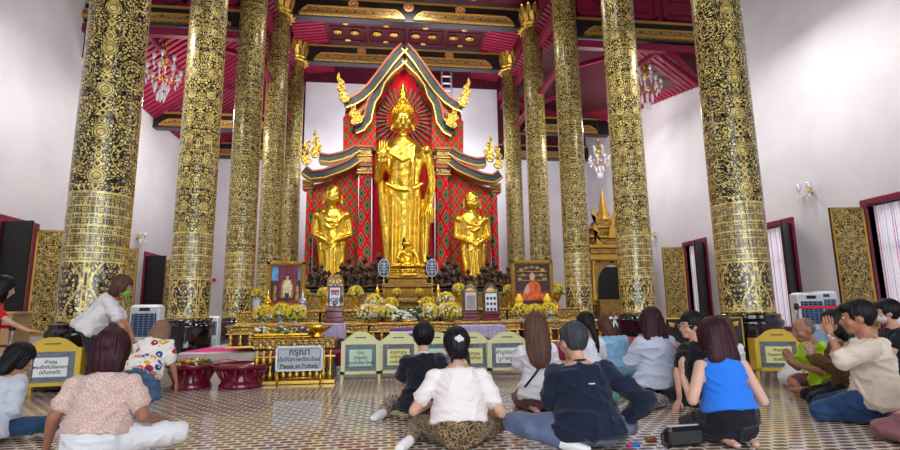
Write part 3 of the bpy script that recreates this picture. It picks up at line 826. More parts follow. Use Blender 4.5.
# pleats and folded sash on the front
mb.loft([(b(414,148,-.3),3*px,.2),(b(412,165,-.46),3*px,.14),(b(410,200,-.44),3*px,.14),(b(409,240,-.46),3*px,.14),(b(409,258,-.48),3.2*px,.14)], seg=12)
mb.tube([b(385,185,-.38), b(395,191,-.5), b(404,193,-.53), b(414,191,-.5), b(423,185,-.36)], .07, 8)
mb.tube([b(384,147,-.3), b(392,158,-.5), b(402,164,-.56), b(412,160,-.52)], .06, 8)
for xx in (393, 400, 418): mb.tube([b(xx,198,-.45), b(xx-.5,230,-.48), b(xx-1,266,-.52)], [.05,.08,.06], 8)
mb.tube([b(386,266,-.48), b(396,269,-.62), b(405,270,-.66), b(414,269,-.62), b(424,266,-.48)], .08, 8)
for s in (-1, 1): mb.loft([(b(405+s*7,279,-.1), 4.5*px, .3), (b(405+s*7.5,276,-.65), 4.2*px, .14)], side=(1,0,0))
hc3 = b(402.8, 121.5, -.05)
statue_face(mb, hc3, 10.8*px, 10.6*px, 13.6*px)
ex = MB()
for k in range(4):
    xx = 379.6+k*2.3; ex.cap(b(xx,156,-.88), b(xx+.1,146.5+abs(k-1.5)*.7,-.84), 1.1*px, .8*px, 8)
    xx = 427.6+k*2.0; ex.cap(b(xx,211,-.25), b(xx-.3,224-abs(k-1.6)*.8,-.3), 1.0*px, .7*px, 8)
ex.cap(b(387.5,163,-.85), b(390,155,-.9), 1.2*px, .9*px, 8); ex.cap(b(427.5,208,-.25), b(424.5,216,-.4), 1.1*px, .8*px, 8)
me = remesh(mb, .045, 1)
big = link_mesh('standing_buddha_statue', me, M['leaf'], extra=ex); big.location = (o0.x, BY, bz)
tag(big, 'tall gold standing buddha with raised palm in the centre of the shrine', 'statue')
hb = MB(); hr = 11.3*px
hb.ball(hc3+V((0,.05,hr*.75)), (hr*1.02, hr*1.0, hr*.8), 20, 12); hb.ball(hc3+V((0,.05,hr*1.55)), (hr*.55, hr*.55, hr*.55), 16, 10)
for k in range(230):
    t_ = k/230; z = t_*1.35-.25; ph = k*2.39996; 
    if z < .95: rr = sqrt(max(0, 1-min(1, z)**2)); c = hc3+V((cos(ph)*rr*hr*1.03, .05+sin(ph)*rr*hr*1.02, hr*.75+z*hr*.82))
    else: continue
    if c.y < hc3.y-hr*.62 and c.z < hc3.z+hr*.5: continue
    hb.ball(c, hr*.11, 6, 4)
for k in range(70):
    z = 1-2*k/70; ph = k*2.39996; rr = sqrt(1-z*z)
    if z > -.3: hb.ball(hc3+V((cos(ph)*rr*hr*.56, .05+sin(ph)*rr*hr*.56, hr*1.6+z*hr*.56)), hr*.1, 6, 4)
hb.build('curled_hair', M['leafs'], big)
fm = MB(); fz = hc3.z + hr*2.0
fm.lathe([(.16,0),(.24,.08),(.2,.2),(.13,.28),(.17,.36),(.1,.5),(.06,.7),(.01,1.0)], (hc3.x, .0, fz), 12)
for a in range(6): fm.cap((hc3.x+.2*cos(a*pi/3), .2*sin(a*pi/3), fz), (hc3.x+.1*cos(a*pi/3), .1*sin(a*pi/3), fz+.5), .06, .015, 6)
fm.build('flame_finial', M['goldsm'], big)

SYs = 22.0; s0 = at(332.5, 277, SYs)
def c_(x, y, d=0.0): p = at(x, y, SYs); return V((p.x-s0.x, d, p.z-bz))
px = SYs/520.0; mb = MB()
mb.loft([(c_(332,279),11.5*px,.4),(c_(332,262),11*px,.36),(c_(332,248),11.5*px,.36),(c_(332,238),13*px,.4),(c_(332,226),14*px,.42),(c_(332,217),15.5*px,.42),(c_(332,211),12*px,.34),(c_(332.5,207),5*px,.22)], seg=28)
mb.cap(c_(332.6,212), c_(332.8,203), 5*px, 4.6*px)
statue_face(mb, c_(333,196.5,-.04), 8.5*px, 8.6*px, 11.2*px)
for s in (-1, 1):
    X_ = lambda d_: 332+s*d_
    mb.ball(c_(X_(14.5),216), (5*px,.3,5*px)); mb.cap(c_(X_(15.5),217), c_(X_(17.5),235,-.05), 4.3*px, 3.7*px)
    mb.cap(c_(X_(17.5),235,-.05), c_(X_(3.5),242.5,-.62), 3.6*px, 2.3*px)
    mb.ball(c_(X_(1),243.5,-.68), (3.5*px,.12,2*px))
    mb.loft([(c_(X_(13),238,-.1),2.6*px,.2),(c_(X_(11),252,0),3*px,.2),(c_(X_(9),274,0),3*px,.3)], seg=12)
    mb.loft([(c_(X_(4.5),279.5,-.05), 3.4*px, .2), (c_(X_(4.8),278,-.45), 3.2*px, .1)])
mb.tube([c_(321,213,-.24), c_(328,222,-.42), c_(338,224,-.44), c_(345,216,-.3)], .05, 8)
mb.tube([c_(325,226,-.43), c_(332,230,-.45), c_(339,226,-.43)], .03, 6)
for k in range(3): mb.tube([c_(327+k*4,250,-.35), c_(327.5+k*4,275,-.4)], .05, 6)
ex = MB()
for s in (-1,1):
    for k in range(4): ex.cap(c_(332+s*3.4,242.6+k*.75,-.74-.02*s), c_(332-s*1.5,243.6+k*.8,-.76-.02*s), .7*px, .55*px, 6)
    ex.cap(c_(332+s*3,241.8,-.7), c_(332+s*1,240.3,-.76), .8*px, .6*px, 6)
side_me = remesh(mb, .035, 1)
sl = link_mesh('disciple_statue', side_me, M['leaf'], extra=ex); sl.location = (s0.x, SYs, bz)
tag(sl, 'gold standing monk statue with clasped hands in the left shrine wing', 'statue', 'disciple statues')
p_ = at(474.5, 277, SYs); sr = copy_tree(sl, (p_.x, SYs, bz), 0, 'gold standing monk statue with clasped hands in the right shrine wing', (.97, 1, .96))

# ================================================================== altar tiers
plat = empty('altar_platform', (0, 8.9, 0), 0, 'low stone platform with a maroon carpet edge under the altar tables', 'platform')
MB().box((-3.05, 0, 0), (4.9, 14.5, .2), .02).build('stone_step', M['marble'], plat)
MB().box((-3.0, .08, .2), (4.85, 14.5, .42), .02).build('carpet_layer', plain('maroon carpet', (134, 20, 62), .8), plat)
MB().box((-4.95, 1.9, 0), (-3.06, 14.5, .34), .02).build('white_plinth', M['marble'], plat)
cl = MB(); 
g = [[cl._v((-4.9+1.75*i/12, 10.82+1.4*j/6 if j > 0 else 10.78, .352+.004*sin(i*2+j) if j > 0 else .12+.03*sin(i*1.3)+.1*(1-i/12))) for i in range(13)] for j in range(7)]
for a, c in zip(g, g[1:]):
    for k in range(12): cl.face([a[k], a[k+1], c[k+1], c[k]], True)
tag(cl.build('pink_cloth', M['pink']), 'magenta cloth spread over the white plinth behind the maroon offering bowls', 'cloth')

def table(label, x0, x1, y0, y1, z0, z1, name='offering_table', legs=6, cat='altar table', mt='golddull', group=None):
    xm = (x0+x1)/2; w = (x1-x0)/2; r = empty(name, (xm, y0, z0), 0, label, cat, group); h = z1-z0; d = y1-y0
    mb = MB(); mb.box((-w-.04, -.04, h-.05), (w+.04, d, h), .012); mb.build('table_top', M['golddull'], r)
    MB().box((-w, .0, h*(.78 if z0 == 0 else .62)), (w, d, h-.05)).build('carved_frieze', M[mt], r)
    mb = MB(); mb.box((-w, .1, h*.02), (w, d, h*.62)); mb.build('inner_panel', M['black' if z0 == 0 else 'crimdk'], r)
    mb = MB(); mb.box((-w-.02, -.03, h*.58), (w+.02, .05, h*.63), .008); mb.box((-w-.02, -.03, 0), (w+.02, d, h*.09), .01); mb.build('gold_moulding', M['gold'], r)
    lg = MB(); s_ = h*(.66 if z0 == 0 else .5)
    lg.lathe([(.035,0),(.045,.06*s_/.3),(.02,.1*s_/.3),(.045,.18*s_/.3),(.05,.22*s_/.3),(.02,.27*s_/.3),(.038,s_)], (0,0,0), 8)
    lm = lg.mesh('leg', M['gold'])
    for k in range(legs):
        o = bpy.data.objects.new('leg', lm); COL.objects.link(o); o.parent = r; o.location = (-w+.06+(2*w-.12)*k/(legs-1), .04, h*.09)
    return r
table('low gold table with black gaps behind the please sit politely sign', at(252,360,8.4).x, at(334,360,8.4).x, 8.42, 8.82, 0, .68, legs=12)
F0 = [(-4.0,-2.45,'lower gold carved altar table under the left framed portrait'), (-2.4,-1.35,'lower gold carved altar table behind the leftmost cream donation box'), (-1.3,.35,'lower gold carved altar table in the middle below the seated gold buddha'),(.4,1.75,'lower gold carved altar table behind the lavender draped stand on the right'),(1.8,3.7,'lower gold carved altar table under the monk portrait')]
for a, c, l in F0: table(l, a, c, 10.6, 11.8, .42, .86, legs=int((c-a)/.16), group='lower row of altar tables')
F1 = [(-4.3,-2.5,'middle gold altar table carrying the left framed portrait'), (-2.45,-1.2,'middle gold altar table carrying the white notice plaque'),(.5,1.85,'middle gold altar table carrying the two gabled plaques'),(1.9,3.7,'middle gold altar table carrying the monk portrait')]
for a, c, l in F1: table(l, a, c, 12.3, 14.2, .42, 1.12, legs=int((c-a)/.2), group='middle row of altar tables')
table('long dark upper altar shelf carrying the row of bronze buddhas', -4.3, 3.9, 15.2, 20.9, .42, 1.62, legs=30, mt='golddull')
table('stepped rear altar shelf behind the row of bronze buddhas', -4.0, 3.6, 18.3, 20.8, 1.62, 2.0, legs=24)

# central gilded pedestal and small seated buddha
def seated_mesh():
    mb = MB()
    mb.ball((0,0,.1), (.36,.24,.1), 20, 10)
    for s in (-1,1):
        mb.cap((s*.1,0,.12), (s*.33,-.16,.1), .1, .08); mb.cap((s*.33,-.16,.1), (-s*.12,-.26,.1), .075, .055)
        mb.ball((s*.17,0,.53), .075); mb.cap((s*.18,0,.53), (s*.235,-.02,.33), .062, .05)
        mb.ball((s*.085,-.01,.755), (.018,.03,.055))
    mb.cap((-.235,-.02,.33), (-.04,-.2,.2), .048, .035); mb.ball((-.02,-.22,.19), (.07,.04,.025))
    mb.cap((.235,-.02,.33), (.24,-.22,.2), .048, .035); mb.cap((.24,-.22,.2), (.24,-.29,.1), .035, .02)
    mb.loft([((0,0,.08),.19,.14),((0,0,.22),.15,.12),((0,0,.36),.145,.11),((0,0,.48),.185,.12),((0,0,.56),.17,.1),((0,0,.61),.07,.06)])
    mb.cap((0,0,.58), (0,0,.68), .052, .048); mb.ball((0,-.01,.755), (.082,.09,.105)); mb.ball((0,-.1,.745), (.014,.02,.025))
    mb.ball((0,0,.83), (.062,.062,.05)); mb.cap((0,0,.86), (0,0,.99), .03, .006, 8)
    mb.tube([(-.1,-.1,.5),(0,-.14,.42),(.13,-.11,.36)], .015, 6)
    return remesh(mb, .016, 1)
sme = seated_mesh(); sme2 = sme.copy()
ped = MB(); 
for r_, z0, z1 in ((.5,0,.06),(.44,.06,.12),(.4,.12,.2),(.46,.2,.26)): ped.lathe([(r_*.96,z0),(r_,z0+.01),(r_,z1-.01),(r_*.96,z1)], (0,0,0), 28)
for k in range(20):
    a = 2*pi*k/20; ped.ball((.43*cos(a)*1.0, .43*sin(a), .16), (.05,.05,.05), 6, 4)
def buddha(label, X, Y, z, h, mt, matbase, group=None, wide=1.0, rz=0):
    r = empty('seated_buddha_statue', (X, Y, z), rz, label, 'statue', group)
    me = B_CACHE.get(mt) or sme.copy(); B_CACHE[mt] = me
    me.materials.clear(); me.materials.append(M[mt]); me.name = 'figure'; me.polygons.foreach_set('use_smooth', [True]*len(me.polygons))
    o = bpy.data.objects.new('figure', me); COL.objects.link(o); o.parent = r; o.location = (0,0,h*.17); o.scale = (h*.83*wide, h*.83, h*.83)
    pm2 = P_CACHE.get(matbase) or ped.mesh('lotus_base', M[matbase]); P_CACHE[matbase] = pm2
    o = bpy.data.objects.new('lotus_base', pm2); COL.objects.link(o); o.parent = r; o.scale = (h*.72*wide, h*.6, h*.66)
    return r
B_CACHE = {}; P_CACHE = {}
CXc = at(407, 300, 14.2).x
r = empty('gilded_pedestal', (CXc, 14.0, .42), 0, 'gilded stepped pedestal with a niche under the small seated gold buddha', 'pedestal')
zz = lambda y, Y=14.0: at(407, y, Y).z-.42
hs = [(1.0, 0, zz(330)), (.62, zz(330), zz(303)), (.74, zz(303), zz(298)), (.6, zz(298), zz(288)), (.68, zz(288), zz(284)), (.5, zz(284), zz(279)), (.56, zz(279), zz(276.5))]
for i, (w, a, c) in enumerate(hs):
    MB().box((-w, -.35*w-.1, a), (w, .35*w+.1, c), .02).build('tier', M['frame' if i % 2 else 'golddull'], r)
for s in (-1, 1):
    MB().loft([((s*.78,-.5,zz(335)),.07,.07),((s*.78,-.5,zz(300)),.05,.05),((s*.78,-.5,zz(296)),.08,.08),((s*.78,-.5,zz(285)),.01,.01)], seg=8).build('corner_pinnacle', M['goldsm'], r)
MB().box((-.3,-.36,zz(326)), (.3,-.3,zz(308))).build('niche', M['black'], r)
MB().ball((0,-.33,zz(317)), (.16,.05,.16), 12, 8).build('niche_ornament', M['wflower'], r)
zb = at(407, 276.5, 14.0).z; hg = at(407, 236, 14).z - zb
buddha('small seated gold buddha on the gilded pedestal in front of the tall statue', CXc, 14.0, zb, hg, 'leafs', 'goldsm', wide=1.3)
row = [ # px x, px top, Y, label bits
 (315,262,16.8,'bronze seated buddha at the left end of the row, right of the royal portrait'),
 (329,268,16.8,'small bronze seated buddha directly above the white notice plaque, left side'),
 (342,260,16.9,'large bronze seated buddha below the right hand side of the left gold monk'),
 (358,265,16.8,'bronze seated buddha behind the yellow flower ball right of the notice plaque'),
 (371,262,16.9,'bronze seated buddha just left of the left blue and white fan'),
 (442,262,16.9,'bronze seated buddha just right of the right blue and white fan'),
 (455,258,16.9,'large bronze seated buddha left of the darker gabled plaque'),
 (468,266,16.8,'bronze seated buddha behind the roof of the left gabled plaque'),
 (482,264,16.8,'bronze seated buddha between the two gabled plaques'),
 (495,259,16.9,'large bronze seated buddha behind the roof of the right gabled plaque'),
 (508,263,16.8,'bronze seated buddha at the right end of the row, left of the monk portrait'),
 (322,262,19.2,'bronze seated buddha in the back row, left of the left gold monk'),
 (349,254,19.2,'tall bronze seated buddha in the back row, right of the left gold monk'),
 (365,254,19.2,'bronze seated buddha in the back row under the left inner pilaster'),
 (379,250,19.2,'bronze seated buddha in the back row at the left hem of the tall statue'),
 (429,250,19.2,'bronze seated buddha in the back row at the right hem of the tall statue'),
 (448,256,19.2,'bronze seated buddha in the back row under the right inner pilaster'),
 (487,258,19.2,'bronze seated buddha in the back row at the right foot of the right gold monk')]
for x, yt, Y, l in row:
    z = 1.62 if Y < 18 else 2.0; p = at(x, yt, Y); buddha(l, p.x, Y, z, p.z-z, 'bronze', 'black', 'bronze buddhas on the altar', 1.0)
z = 2.0; p = at(404, 233, 18.9); buddha('slender dark bronze buddha rising behind the small gold buddha', p.x, 18.9, z, p.z-z, 'bronze', 'black', None, .5)

# ceremonial fans
for x, l in ((384, 'blue and white round ceremonial fan left of the small gold buddha'), (432, 'blue and white round ceremonial fan right of the small gold buddha')):
    p = at(x, 268, 14.6); r = empty('ceremonial_fan', (p.x, 14.6, .42), 0, l, 'fan')
    h = p.z-.42; MB().tube([(0,0,0),(0,0,h-.2)], .018, 8).build('pole', M['goldsm'], r); MB().lathe([(.12,0),(.1,.04),(.02,.1)], (0,0,0), 12).build('foot', M['goldsm'], r)
    mb = MB(); n = 24; ol = [(.19*cos(2*pi*k/n)*(1.0 if sin(2*pi*k/n) < .3 else .96), h+.25*sin(2*pi*k/n)+(.05 if k == 6 else 0)) for k in range(n)]
    mb.prism(ol, -.012, .012).build('fan_blade', plain('deep blue fan', (28, 52, 120), .5), r)
    mb = MB()
    for s in (-1,1):
        for j in range(4): mb.tube([(0,-.018,h-.16+j*.08), (s*.07,-.018,h-.1+j*.08), (s*.13,-.018,h-.13+j*.07)], .011, 5)
    mb.tube([(0,-.018,h-.2),(0,-.018,h+.2)], .012, 5); mb.tube([(.18*cos(a*pi/12),-.014,h+.24*sin(a*pi/12)) for a in range(25)], .012, 5)
    mb.build('embroidery', M['paper'], r); r.scale = (.86, 1, 1)
# ================================================================== framed pictures
def picture_frame(name, label, px0, py0, px1, py1, Y, zs, fw):
    a = at(px0, py1, Y); c = at(px1, py0, Y); xm = (a.x+c.x)/2; w = (c.x-a.x)/2; h = c.z-zs
    r = empty(name, (xm, Y, zs), 0, label, 'framed picture')
    mb = MB()
    for (x0,x1,z0,z1) in ((-w,-w+fw,0,h),(w-fw,w,0,h),(-w,w,0,fw),(-w,w,h-fw,h)): mb.box((x0,-.05,z0),(x1,.05,z1),.015)
    for (x0,x1,z0,z1) in ((-w+fw,-w+fw+.015,fw,h-fw),(w-fw-.015,w-fw,fw,h-fw),(-w+fw,w-fw,fw,fw+.015),(-w+fw,w-fw,h-fw-.015,h-fw)): mb.box((x0,-.04,z0),(x1,.0,z1))
    mb.build('frame', M['frame'], r)
    return r, w-fw, fw, h-fw
def flat(mb, pts, y): i = [mb._v((p[0], y, p[1])) for p in pts]; mb.face(i); return mb
def ell(cx, cz, rx, rz, n=18): return [(cx+rx*cos(2*pi*k/n), cz+rz*sin(2*pi*k/n)) for k in range(n)]
pmats = [plain('picture crimson drape', (104,26,60), .5, vary=.4, bscale=6), plain('picture blue sky', (90,140,190), .5, vary=.3, bscale=5), plain('picture skin', (210,160,130), .5), plain('picture white gold', (228,206,160), .5, vary=.25, bscale=30), plain('picture navy', (30,34,70), .5), plain('picture dark', (52,30,26), .5, vary=.5, bscale=14), plain('picture orange robe', (214,92,24), .5, vary=.25, bscale=8), plain('picture red cushion', (150,24,34), .5, vary=.3), plain('picture gold detail', (176,136,60), .5, vary=.3, bscale=20)]
r, w, z0, z1 = picture_frame('framed_portrait', 'gold framed portrait of an enthroned person in white court dress', 265.5, 261.5, 306, 306, 13.0, 1.2, .09)
mb = MB(); H_ = z1-z0
R_ = lambda fx, fz: (-w+2*w*fx, z0+H_*fz)
def poly(mi, pts, y): mb.cur = mi; flat(mb, [R_(*p) for p in pts], y)
poly(5, [(0,0),(1,0),(1,1),(0,1)], -.01); poly(1, [(.03,.6),(.25,.6),(.25,.97),(.03,.97)], -.014); poly(1, [(.88,.6),(.97,.6),(.97,.97),(.88,.97)], -.014)
poly(0, [(.26,.2),(.87,.2),(.87,1),(.26,1)], -.014)
for k in range(5): poly(7, [(.33+k*.11,.25),(.36+k*.11,.25),(.37+k*.11,1),(.34+k*.11,1)], -.016)
for s, cx in ((1,.16),(1,.88)): poly(8, [(cx-.06,.1),(cx+.06,.1),(cx+.04,.3),(cx+.05,.42),(cx,.5),(cx-.05,.42),(cx-.04,.3)], -.018)
poly(8, [(.36,.16),(.74,.16),(.74,.46),(.68,.62),(.42,.62),(.36,.46)], -.018)
poly(3, [(.44,.2),(.66,.2),(.7,.44),(.64,.6),(.56,.64),(.46,.6),(.4,.44)], -.022); poly(4, [(.49,.08),(.61,.08),(.62,.28),(.48,.28)], -.024)
poly(2, ell(.55,.7,.045,.07), -.026); poly(5, [(.5,.72),(.6,.72),(.59,.78),(.55,.79),(.51,.78)], -.028); poly(7, [(0,0),(1,0),(1,.1),(0,.08)], -.02)
mb.build('picture', pmats, r)
MB().tube([(-w-.08,-.02,H_+.18),(-w-.08,-.02,H_+.19)], .04).ball((0,0,z1+.13), (.05,.03,.04)).build('crest', M['frame'], r)
r, w, z0, z1 = picture_frame('framed_portrait', 'gold framed picture of a seated monk in orange robe, right side of altar', 512, 260.5, 552, 310, 13.0, 1.14, .085)
mb = MB(); H_ = z1-z0; w_ = w
R_ = lambda fx, fz: (-w_+2*w_*fx, z0+H_*fz)
poly(5, [(0,0),(1,0),(1,1),(0,1)], -.01); poly(7, [(.05,.08),(.95,.08),(.95,.32),(.05,.32)], -.014)
for (fx, fz) in ((.2,.85),(.35,.9),(.5,.92),(.65,.9),(.8,.85),(.15,.62),(.85,.62),(.25,.72),(.75,.72)): poly(8, ell(fx, fz, .07, .035, 10), -.014)
for fz in (.8,.7,.58): poly(8, [(.08,fz),(.92,fz),(.92,fz+.02),(.08,fz+.02)], -.0125)
poly(6, [(.14,.1),(.86,.1),(.84,.2),(.72,.3),(.74,.42),(.66,.54),(.54,.58),(.42,.54),(.34,.46),(.3,.3),(.16,.2)], -.018)
poly(2, [(.24,.28),(.34,.24),(.42,.34),(.4,.5),(.34,.48),(.28,.38)], -.02); poly(2, ell(.5,.68,.075,.1), -.022); poly(6, [(.2,.1),(.8,.1),(.62,.16),(.4,.16)], -.022)
mb.build('picture', pmats, r)

# plaques on dark stands
def plaque(label, px0, px1, pyb, pyt, Y, zs, kind):
    a = at(px0, pyb, Y); c = at(px1, pyt, Y); xm = (a.x+c.x)/2; w = (c.x-a.x)/2; h = c.z-zs
    r = empty('notice_plaque', (xm, Y, zs), 0, label, 'plaque')
    st_ = a.z-zs
    MB().box((-w*1.15,-.12,0),(w*1.15,.12,st_*.35),.01).box((-w*.95,-.09,st_*.35),(w*.95,.09,st_*.8),.01).box((-w*1.1,-.11,st_*.8),(w*1.1,.11,st_),.01).build('stand', M['maroon'], r)
    b0 = st_; b1 = b0+(h-st_)*.66
    ol = [(-w,b0),(w,b0),(w,b1)] + ([(w*.8,b1+(h-b1)*.45),(0,h),(-w*.8,b1+(h-b1)*.45)] if kind != 'round' else [(w*.95,b1+(h-b1)*.5),(w*.6,b1+(h-b1)*.85),(0,h),(-w*.6,b1+(h-b1)*.85),(-w*.95,b1+(h-b1)*.5)]) + [(-w,b1)]
    MB().prism(ol, -.05, .04).build('surround', M['bronze'] if kind != 'round' else M['golddull'], r)
    fo = [(x*.8, b1+(z-b1)*.72) for x, z in ol[2:]]; MB().prism(fo, -.065, -.05).build('pediment', M['board'], r)
    MB().box((-w*.72,-.065,b0+.04),(w*.72,-.05,b1-.02)).build('plate', M['white'] if kind != 'grey' else M['marble'], r)
    return r, w, b0, b1
r, w, b0, b1 = plaque('white notice plaque with blue border and arched gilt top left of centre', 326.5, 344, 309, 274, 11.55, .86, 'round')
mb = MB(); mb.box((-w*.74,-.07,b0+.03),(-w*.62,-.066,b1-.01)); mb.box((w*.62,-.07,b0+.03),(w*.74,-.066,b1-.01)); mb.box((-w*.74,-.07,b0+.03),(w*.74,-.066,b0+.06)); mb.box((-w*.74,-.07,b1-.04),(w*.74,-.066,b1-.01)); mb.build('blue_border', plain('blue border', (40,60,150), .5), r)
MB().box((-w*.5,-.07,b1-.14),(w*.5,-.066,b1-.09)).build('red_line', M['red'], r)
text_mesh('lettering', ['งด', 'จุดธูป'], .15, M['ink'], r, (0,-.068,(b0+b1)/2+.02), (pi/2,0,0), 1.0, bold=.003)
MB().ball((0,-.07,b0+.12),(.05,.006,.06),10,6).build('flame_mark', M['maroon'], r)
r, w, b0, b1 = plaque('dark gabled plaque with a grey text plate, left one of the pair', 463, 477.5, 312, 281, 11.55, .86, 'grey')
mb = MB()
for k in range(7): mb.box((-w*.55,-.069,b0+.08+k*(b1-b0-.15)/7),(w*.55,-.066,b0+.095+k*(b1-b0-.15)/7))
mb.build('text_lines', M['ink'], r)
r, w, b0, b1 = plaque('dark gabled plaque with small round photos, right one of the pair', 483, 498, 313, 282, 11.55, .86, 'dots')
mb = MB()
for i in range(3):
    for k in range(3): mb.lathe([(.032,0),(.032,.004)], (0,0,0), 10) if False else flat(mb, ell(-w*.45+i*w*.45, b0+.08+k*(b1-b0-.14)/2.6, .03, .035, 10), -.068)
mb.build('round_photos', M['ink'], r)

# lavender draped stands
def draped(label, px0, px1, Y, z1, z0):
    a, c = at(px0, 330, Y).x, at(px1, 330, Y).x; w = (c-a)/2; r = empty('draped_stand', ((a+c)/2, Y, z0), 0, label, 'stand'); h = z1-z0
    MB().box((-w+.05,.02,0),(w-.05,.55,h-.02)).build('table', M['crimdk'], r)
    mb = MB(); n = 40; top = []; bot = []
    mb.box((-w,0,h-.02),(w,.57,h),.01)
    for k in range(n+1):
        x = -w+2*w*k/n; sag = .06*abs(sin(2*pi*k/n*1.5)); top.append(mb._v((x,-.005,h-.01))); bot.append(mb._v((x,-.03-.015*sin(k*1.9),h*.3+sag)))
    for k in range(n): mb.face([bot[k],bot[k+1],top[k+1],top[k]], True)
    mb.build('cloth', M['lav'], r)
draped('small stand draped in lavender cloth between the portrait table and the cream boxes', 319, 346, 9.75, .87, .42)
draped('wide stand draped in lavender cloth below the two gabled plaques', 458, 506, 9.9, .8, .42)

# ------------------------------------------------------------------ flowers
def bouquet_meshes(seed, whites):
    rnd = random.Random(seed); mb = MB(); n = 95
    for k in range(n):
        z = 1-1.75*(k+.5)/n; ph = k*2.39996+rnd.random()*.4; rr = sqrt(max(0,1-z*z)); r_ = .155+rnd.uniform(-.012,.02)
        d = V((cos(ph)*rr, sin(ph)*rr, z)); c = d*r_
        u = rnd.random(); mb.cur = 1 if u < whites else (2 if u > .97 else 0)
        R = d.to_track_quat('Z', 'Y').to_matrix(); s_ = rnd.uniform(.022, .034)
        for j in range(5):
            a = 2*pi*j/5; mb.ball(c+R@V((cos(a)*s_*.7, sin(a)*s_*.7, .004)), (s_*.5,s_*.5,s_*.28), 5, 3, R)
        mb.ball(c+d*.008, s_*.3, 5, 3)
    mb.cur = 3; mb.ball((0,0,0), .14, 10, 7)
    for k in range(9):
        a = k*.7; mb.ball((.15*cos(a), .15*sin(a), -.1), (.05,.03,.02), 6, 4)
    return mb.mesh('flower_ball', [M['yflower'], M['wflower'], M['oflower'], M['green']])
FB = [bouquet_meshes(1, .12), bouquet_meshes(2, .35), bouquet_meshes(3, .55)]
vz = MB().lathe([(.07,0),(.09,.01),(.08,.03),(.03,.05),(.03,.09),(.08,.12),(.12,.17),(.13,.2),(.12,.205)], (0,0,0), 16)
VZ = [vz.mesh('vase', M['goldsm']), vz.mesh('vase', M['white'])]
def bouquet(px, py, Y, zs, label, k=0, v=0, sc=1.0):
    p = at(px, py, Y); hz = max(.2, p.z-zs)
    r = empty('flower_arrangement', (p.x, Y, zs), random.uniform(0,6), label, 'flowers', 'flower balls on the altar')
    o = bpy.data.objects.new('vase', VZ[v]); COL.objects.link(o); o.parent = r; o.scale = (.9*sc,.9*sc,max(.6,(hz-.1*sc)/.2))
    o = bpy.data.objects.new('flower_ball', FB[k]); COL.objects.link(o); o.parent = r; o.location = (0,0,hz); o.scale = (sc*1.12,sc*1.12,sc)
for a in [(263,319,11.0,.86,'yellow flower ball at the left foot of the royal portrait table, on the front tier',0,1,1.05),
 (281,311,11.35,.86,'tall yellow flower ball centred below the royal portrait',0,1,1.0),
 (296,320,11.0,.86,'yellow flower ball below the right corner of the royal portrait',0,1,1.05),
 (257,294,14.6,.42,'yellow flower ball beside the left edge of the royal portrait frame',0,1,.8),
 (324,293,13.2,1.12,'yellow flower ball touching the left edge of the arched notice plaque',0,0,.85),
 (356,292,13.2,1.12,'yellow flower ball right of the arched notice plaque in front of a bronze buddha',0,0,.95),
 (306,293,14.0,1.12,'small yellow flower ball between the royal portrait and the first bronze buddha',0,0,.6),
 (374,302,11.6,.86,'pale yellow flower ball uppermost in the left stack beside the gilded pedestal',1,0,1.0),
 (374,314,11.2,.86,'yellow and white flower ball second down in the left stack beside the pedestal',1,0,1.0),
 (367,323,10.75,.86,'white and yellow flower ball lowest in the left stack beside the pedestal',2,0,1.05),
 (391,304,11.9,.86,'yellow flower ball on the left shoulder of the gilded pedestal',0,0,.9),
 (389,314,11.2,.86,'pink white flower ball directly left of the pedestal niche',2,0,1.0),
 (397,292,13.3,1.3,'small yellow flower ball on the upper left step of the gilded pedestal',0,0,.6),
 (419,292,13.3,1.3,'small yellow flower ball on the upper right step of the gilded pedestal',0,0,.6),
 (427,304,11.9,.86,'yellow flower ball on the right shoulder of the gilded pedestal',0,0,.95),
 (431,313,11.2,.86,'yellow and white flower ball directly right of the pedestal niche',1,0,1.05),
 (446,300,11.9,.86,'pale flower ball uppermost in the right stack beside the gilded pedestal',1,0,1.05),
 (446,311,11.4,.86,'white flower ball second down in the right stack beside the pedestal',2,0,1.0),
 (452,320,10.75,.86,'yellow and white flower ball lowest in the right stack, above the hair clip',1,0,1.05),
 (459,289,13.4,1.12,'yellow flower ball left of the grey text plaque',0,0,.9),
 (509,290,14.4,1.12,'yellow flower ball at the left edge of the monk portrait',0,0,.9),
 (557,290,14.4,1.12,'yellow flower ball at the right edge of the monk portrait',0,0,1.1),
 (521,315,11.0,.86,'yellow flower ball below the left corner of the monk portrait',0,1,.95),
 (535,313,11.4,.86,'yellow flower ball below the middle of the monk portrait',0,1,.9),
 (549,315,11.0,.86,'yellow flower ball below the right corner of the monk portrait',0,1,1.0)]: bouquet(*a)
# white lotus posy in the niche
r = empty('flower_arrangement', (at(408,318,10.9).x, 10.9, .86), 0, 'low spray of white flowers and dark leaves in front of the pedestal niche', 'flowers')
mb = MB(); mb.cur = 0; rnd = random.Random(5)
for k in range(60): mb.cur = 0 if k % 2 else 1; c = V((rnd.uniform(-.3,.3), rnd.uniform(-.08,.05), rnd.uniform(.05,.3)*(1))); mb.ball(c, (.03,.03,.025) if k % 2 else (.05,.015,.02), 6, 4)
mb.build('blossom_spray', [M['green'], M['wflower']], r); MB().lathe([(.14,0),(.16,.03),(.1,.06)], (0,0,0), 14).build('bowl', M['goldsm'], r)
r = empty('book_stack', (at(406,333,9.9).x, 9.9, .42), 0, 'stack of purple and white cloths on a low stand behind the cream boxes', 'stack')
for k in range(6): MB().box((-.3,-.12,.03+k*.055),(.3,.15,.078+k*.055),.01).build('folded_cloth', M['purple' if k % 2 else 'wflower'], r)
MB().box((-.34,-.15,0),(.34,.18,.03)).build('stand', M['maroon'], r)

